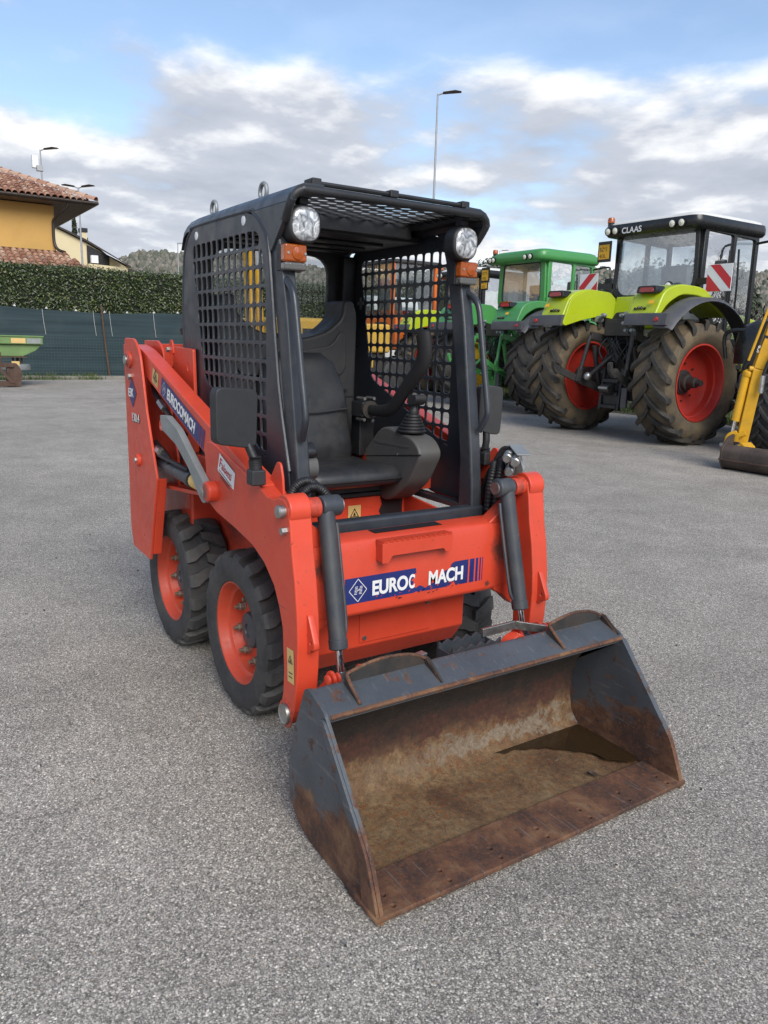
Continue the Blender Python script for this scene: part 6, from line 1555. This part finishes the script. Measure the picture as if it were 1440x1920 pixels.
# dipper: two side plates with the bucket cylinder on its front
def beam(p0, p1, w0, w1, th, mat, name, bevel=.012):
    p0, p1 = Vector(p0), Vector(p1); d_ = (p1-p0).normalized(); sdir = Vector((.80,.6,0)).cross(d_).normalized(); nrm = d_.cross(sdir)
    vs = []
    for p, w in ((p0,w0),(p1,w1)):
        for a, b_ in ((-1,-1),(1,-1),(1,1),(-1,1)): vs.append(p + sdir*(a*w/2) + nrm*(b_*th/2))
    return dp(name, MB().add(vs, [(0,1,2,3),(7,6,5,4)] + [(i,4+i,4+(i+1) % 4,(i+1) % 4) for i in range(4)]), mat, bevel)
dip = beam((-2.78,7.92,.30),(-2.58,7.98,1.30),.15,.24,.14,'yellow','dipper_arm')
beam((-2.58,7.98,1.30),(-2.42,8.06,2.18),.24,.20,.135,'yellow','dipper_top')
cylb = dp('bucket_cylinder', MB().cyl((-2.80,7.82,.62),(-2.66,7.86,1.22),.050,seg=18), 'yellow', .004)
dp('cylinder_rod', MB().cyl((-2.86,7.80,.34),(-2.795,7.822,.64),.025,seg=14), 'chrome', 0)
dp('cylinder_cap', MB().lathe([(.055,0),(.060,.01),(.060,.06),(.03,.09)], (-2.66,7.86,1.20), (.14,.04,.6), 16), 'yellow', 0)
for k in range(2): dp('hose', MB().tube([(-2.68-.03*k,7.84,1.24),(-2.66-.03*k,7.83,1.36),(-2.59-.02*k,7.88,1.60),(-2.50,7.92,1.9)], .016, 8, 4), 'hose', 0)
dp('pin', MB().cyl((-2.62,7.84,1.30),(-2.50,7.96,1.30),.035,seg=14), 'yellow', .004)
beam((-2.62,7.80,1.40),(-2.46,7.86,2.10),.07,.05,.03,'yellow','guard_plate',.006)
dp('coupling', MB().cyl((-2.47,7.86,1.00),(-2.44,7.87,1.22),.03,seg=8), 'steel', 0)
dp('hose', MB().tube([(-2.44,7.87,1.22),(-2.38,7.9,1.45),(-2.28,7.95,1.62),(-2.1,8.0,1.7)], .022, 8, 4), 'hose', 0)
dec = dp('sticker', MB().bar((-2.515,7.887,1.50),(-2.475,7.902,1.72),.055,.004,(.6,-.8,0)), 'ink', 0)
lettering('JCB', .06, frame((-2.655+2.2,7.879-8.0,1.50),(.04,.015,.22),(-.79,-.55,.2)), M['white_paint'], DG, bold=.015)
dp('warning_sticker', MB().bar((-2.60,7.876,.98),(-2.585,7.882,1.08),.07,.004,(.6,-.8,0)), 'decal_cream', 0)
# linkage and bucket
for k in range(2):
    dp('tipping_link', MB().tube([(-2.90+.09*k,7.76+.03*k,.30),(-2.86+.10*k,7.77+.03*k,.42),(-2.76+.10*k,7.80+.03*k,.47)], .032, 8, 4, flat=.6), 'yellow', 0)
    dp('hitch_ear', MB().prism(smooth_poly([(-2.96,.18),(-2.66,.18),(-2.64,.30),(-2.72,.36),(-2.92,.34)], 3, .03), 1, 7.76+.16*k, 7.78+.16*k), 'dirty_steel', .004)
for x, z in ((-2.92,.30),(-2.70,.30),(-2.80,.22)): dp('pin', MB().cyl((x,7.70,z),(x,8.0,z),.028,seg=12), 'steel', .003)
dp('quick_hitch', MB().prism(smooth_poly([(-2.74,.10),(-2.60,.14),(-2.58,.30),(-2.66,.36),(-2.76,.26)], 3, .02), 1, 7.72, 7.94), 'yellow', .006)
bk = MB(); pf = [(7.55,.28),(7.60,.30),(7.72,.26),(7.86,.10),(7.90,.02),(8.30,.01),(8.62,.10),(8.62,.08),(8.30,-.0),(7.87,.0),(7.70,.01),(7.58,.06),(7.54,.16)]
dp('bucket_shell', MB().prism(smooth_poly([(7.60,.02),(7.53,.10),(7.53,.26),(7.60,.32),(7.78,.31),(8.25,.08),(8.45,.02)], 3, .03), 0, -2.78, -1.45), 'dirty_steel', .008)
for x in (-2.81,-1.45): dp('bucket_side', MB().prism(smooth_poly([(7.60,.0),(7.52,.10),(7.52,.28),(7.66,.42),(7.95,.50),(8.40,.06),(8.45,.0)], 3, .03), 0, x, x+.03), 'dirty_steel', .004)
dp('wear_bar', MB().box(-2.82,-1.44,7.515,7.53,.125,.145), 'rust', 0)
# boom, house, cab and tracks (mostly beyond the picture edge)
beam((-2.42,8.06,2.18),(-1.2,8.6,2.05),.16,.22,.16,'yellow','boom')
beam((-1.2,8.6,2.05),(-.35,8.95,.95),.22,.24,.18,'yellow','boom_foot')
dp('house', MB().box(-.45,.95,8.5,9.7,.62,1.25), 'yellow', .06)
for y in (8.45,9.75):
    dp('track', MB().prism(smooth_poly([(-.75,.0),(1.05,.0),(1.25,.24),(1.05,.46),(-.75,.46),(-.95,.24)], 4, .18), 1, y-.15, y+.15), 'tr_iron', .02)
dp('canopy', MB().box(-.25,.85,8.5,9.7,2.35,2.45), 'tr_black', .03)
for x, y in ((-.2,8.55),(.8,8.55),(-.2,9.65),(.8,9.65)): dp('canopy_post', MB().bar((x,y,1.25),(x,y,2.35),.06,.06), 'tr_black', .006)
dp('operator_seat', MB().prism(smooth_poly([(.15,1.25),(.65,1.25),(.72,1.85),(.60,1.87),(.52,1.45),(.15,1.42)], 3, .05), 1, 8.85, 9.3), 'vinyl', .03)

# dark wheeled loader parked behind the digger
BL = thing('wheel_loader', (-3.5,9.75,0), 'black wheeled machine with dome topped tank behind the yellow digger arm', 'loader')
random.seed(3)
wlt = ag_tyre(.62, .46, .32, 18, .045).mesh('tyre', [M['ag_lug'], M['rubber']], sharp=35); wlr = rim_mb(.32, .46, .05).mesh('rim', M['tr_iron'])
for x in (.22, 1.7):
    for y in (-.05, 2.3):
        w = sub('wheel', BL, (x, y, .62)); link('tyre', wlt, w); link('rim', wlr, w, rot=(0,0,PI if x < 1 else 0))
MB().box(-.30,1.6,.15,2.2,.75,1.32).build('body', M['tr_black'], BL, bevel=.05)
MB().lathe([(.0,0),(.36,0),(.37,.28),(.34,.46),(.25,.58),(.12,.64),(0,.65)], (-.22,-.10,1.33), (0,0,1), 28).build('tank', M['tr_black'], BL)
MB().box(-.34,.0,-.40,-.02,.80,1.20).build('side_box', M['fender_grey'], BL, bevel=.03)
MB().tube([(-.62,-.35,1.40),(-.66,-.38,1.72),(-.55,-.38,1.82),(-.25,-.35,1.83)], .03, 10, 4).build('guard_rail', M['tr_black'], BL)
gd = MB()
for k in range(14): gd.bar((-.10+.07*k,.20,2.20),(-.10+.07*k,.20,2.95),.014,.014).bar((-.14,.20,2.20+.055*k),(.85,.20,2.20+.055*k),.014,.014)
gd.build('mesh_guard', M['tr_black'], BL)
MB().bar((-.15,.2,1.3),(-.15,.2,3.05),.07,.07).bar((.9,.2,1.3),(.9,.2,3.05),.07,.07).bar((-.2,.2,3.05),(.95,.2,3.05),.07,.07).build('guard_frame', M['tr_black'], BL)
MB().box(-.3,1.4,.4,2.1,2.98,3.08).build('cab_roof', M['tr_black'], BL, bevel=.03)
for x in (-.25,1.35): MB().bar((x,2.05,1.3),(x,2.05,3.0),.07,.07).build('cab_post', M['tr_black'], BL)

# orange excavator
OX = thing('orange_excavator', (-19.8,13.8,0), 'orange excavator with tall glazed cab behind the mesh side guard', 'excavator')
MB().box(-2.4,1.35,-.9,1.4,1.05,1.95).build('body', M['orange'], OX, bevel=.06)
MB().box(-1.6,.55,-.85,.5,1.9501,2.15).build('engine_cover', M['orange'], OX, bevel=.05)
for y in (-1.1,1.3): MB().prism(smooth_poly([(-1.9,0),(1.5,0),(1.9,.4),(1.5,.85),(-1.9,.85),(-2.3,.4)], 4, .3), 1, y-.3, y+.3).build('track', M['tr_iron'], OX, bevel=.03)
for x0, x1 in ((-.75,-.66),(.05,.13),(1.05,1.18)): MB().box(x0,x1,-.92,-.84,1.95,3.35).build('cab_pillar', M['orange'] if x0 > 1 else M['tr_black'], OX, bevel=.02)
for x0, x1 in ((-.75,-.66),(1.05,1.18)): MB().box(x0,x1,.5,.58,1.95,3.35).build('cab_pillar', M['orange'] if x0 > 1 else M['tr_black'], OX, bevel=.02)
MB().box(-.80,1.22,-.96,.62,3.351,3.46).build('cab_roof', M['tr_iron'], OX, bevel=.04)
for x0, x1 in ((-.66,.05),(.13,1.05)): MB().add([(x0,-.88,1.96),(x1,-.88,1.96),(x1,-.88,3.34),(x0,-.88,3.34)], [(0,1,2,3)]).build('cab_window', M['glass'], OX)
MB().add([(1.12,-.84,1.96),(1.12,.5,1.96),(1.12,.5,3.34),(1.12,-.84,3.34)], [(0,1,2,3)]).build('cab_window', M['glass'], OX)
MB().prism(smooth_poly([(-.2,1.96),(.35,1.96),(.30,2.4),(-.05,2.45),(-.12,3.0),(-.25,3.0)], 3, .05), 1, -.5, 0).build('seat', M['seat_grey'], OX, bevel=.04)
MB().box(.35,.9,-.935,-.901,1.45,1.80).build('side_grille', M['tr_iron'], OX)
OX.scale = (1.2,1.2,1.2)
# white van-cab behind it
VC = thing('white_truck', (-25.0,16.6,0), 'white truck cab glimpsed behind the orange excavator', 'truck')
MB().prism(smooth_poly([(-1.1,.5),(1.1,.5),(1.1,3.1),(.9,3.35),(-.8,3.35),(-1.1,2.2)], 4, .15), 1, -1.1, 1.1).build('cab', M['roof_white'], VC, bevel=.06)
MB().add([(1.112,-.9,2.0),(1.112,.9,2.0),(1.112,.85,2.95),(1.112,-.85,2.95)], [(0,1,2,3)]).build('windscreen', M['glass'], VC)
MB().add([(-.5,-1.112,2.05),(.8,-1.112,2.05),(.8,-1.112,2.95),(-.3,-1.112,2.95)], [(0,1,2,3)]).build('side_window', M['glass'], VC)
for x in (-.6,.6):
    for y in (-1,1): MB().lathe([(0,-.14),(.42,-.14),(.46,-.1),(.46,.1),(.42,.14),(0,.14)], (x,y,.46), (0,1,0), 24).build('wheel', M['rubber'], VC)
# yellow backhoe rear and its raised boom
YB = thing('yellow_backhoe', (-15.4,9.3,0), 'yellow backhoe body with rear lights seen through the mesh side guard', 'backhoe')
MB().box(-1.1,.72,-.5,.9,1.22,1.98).build('rear_body', M['yellow_dull'], YB, bevel=.06)
MB().box(-1.0,.70,-.56,.4,.80,1.10).build('counterweight', M['yellow_dull'], YB, bevel=.05)
MB().box(-1.0,.60,-.4,.8,.55,1.22).build('chassis', M['tr_iron'], YB, bevel=.03)
for x in (-.75,.10): MB().lathe([(.07,0),(.07,.02),(0,.03)], (x,-.56,.98), (0,-1,0), 16).build('bolt', M['zinc'], YB)
MB().box(-.98,-.72,-.53,-.501,1.40,1.62).build('lamp_box', M['white_paint'], YB, bevel=.01)
MB().box(-.98,-.72,-.53,-.501,1.30,1.395).build('rear_light', M['ink_red'], YB, bevel=.01)
for x in (-.85,.45): 
    for y in (-.1,1.3): MB().lathe([(0,-.18),(.48,-.18),(.55,-.12),(.55,.12),(.48,.18),(0,.18)], (x,y,.55), (1,0,0), 26).build('wheel', M['rubber'], YB)
# tall yellow excavator boom seen through the cab's rear window
YE = thing('yellow_excavator', (-13.2,6.2,0), 'yellow excavator with upright boom seen through the loader rear window', 'excavator')
MB().box(-1.6,1.0,-.35,1.3,.75,1.98).build('house', M['yellow_dull'], YE, bevel=.08)
MB().box(1.0005,1.004,.05,.55,1.45,1.75).build('panel_label', M['tr_iron'], YE)
MB().bar((.6,-.9,1.1),(.75,-1.05,4.2),.24,.34,(1,0,0)).build('boom', M['yellow'], YE, bevel=.03)
MB().cyl((.9,-.85,1.2),(.98,-.98,2.9),.07,seg=16).build('boom_cylinder', M['yellow'], YE)
MB().cyl((.98,-.98,2.85),(1.0,-1.02,3.7),.04,seg=12).build('cylinder_rod', M['chrome'], YE)
MB().tube([(.92,-1.0,3.1),(1.0,-.85,3.3),(1.05,-.65,3.2),(1.0,-.6,2.9)], .03, 8, 4).build('hose', M['hose'], YE)
MB().box(.3,1.05,-1.2,-.36,.55,1.15).build('swing_post', M['yellow'], YE, bevel=.04)
for y in (-.3,1.2): MB().prism(smooth_poly([(-1.7,0),(1.1,0),(1.4,.36),(1.1,.72),(-1.7,.72),(-2.0,.36)], 4, .25), 1, y-.22, y+.22).build('track', M['tr_iron'], YE, bevel=.02)
# ------------------------------------------------------------------ loose grit on the asphalt
random.seed(77); mb = MB()
for _ in range(1500):
    x, y = random.uniform(-3.5,2.6), random.uniform(-3.2,4.5)
    s_ = random.choice((.002,.002,.003,.003,.004,.006,.009)); a = random.uniform(0,6.28); q = [random.uniform(.6,1.2) for _ in range(6)]
    ring = [(x+s_*q[i]*math.cos(a+i*1.047), y+s_*q[i]*math.sin(a+i*1.047)) for i in range(6)]
    mb.add([(p[0],p[1],.0005) for p in ring] + [(x+(p[0]-x)*.6, y+(p[1]-y)*.6, s_*.8) for p in ring], [tuple(range(6,12))] + [(i,(i+1) % 6,6+(i+1) % 6,6+i) for i in range(6)])
M['grit'] = leaf_mat('loose_grit', [(0,(.02,.018,.016)),(.10,(.04,.035,.03)),(.14,(.12,.115,.11)),(.6,(.26,.25,.235)),(.9,(.42,.40,.37)),(1,(.30,.22,.14))], .85)
tag(mb.build('loose_grit', M['grit']), 'loose pale grit scattered over the asphalt', None, kind='stuff')
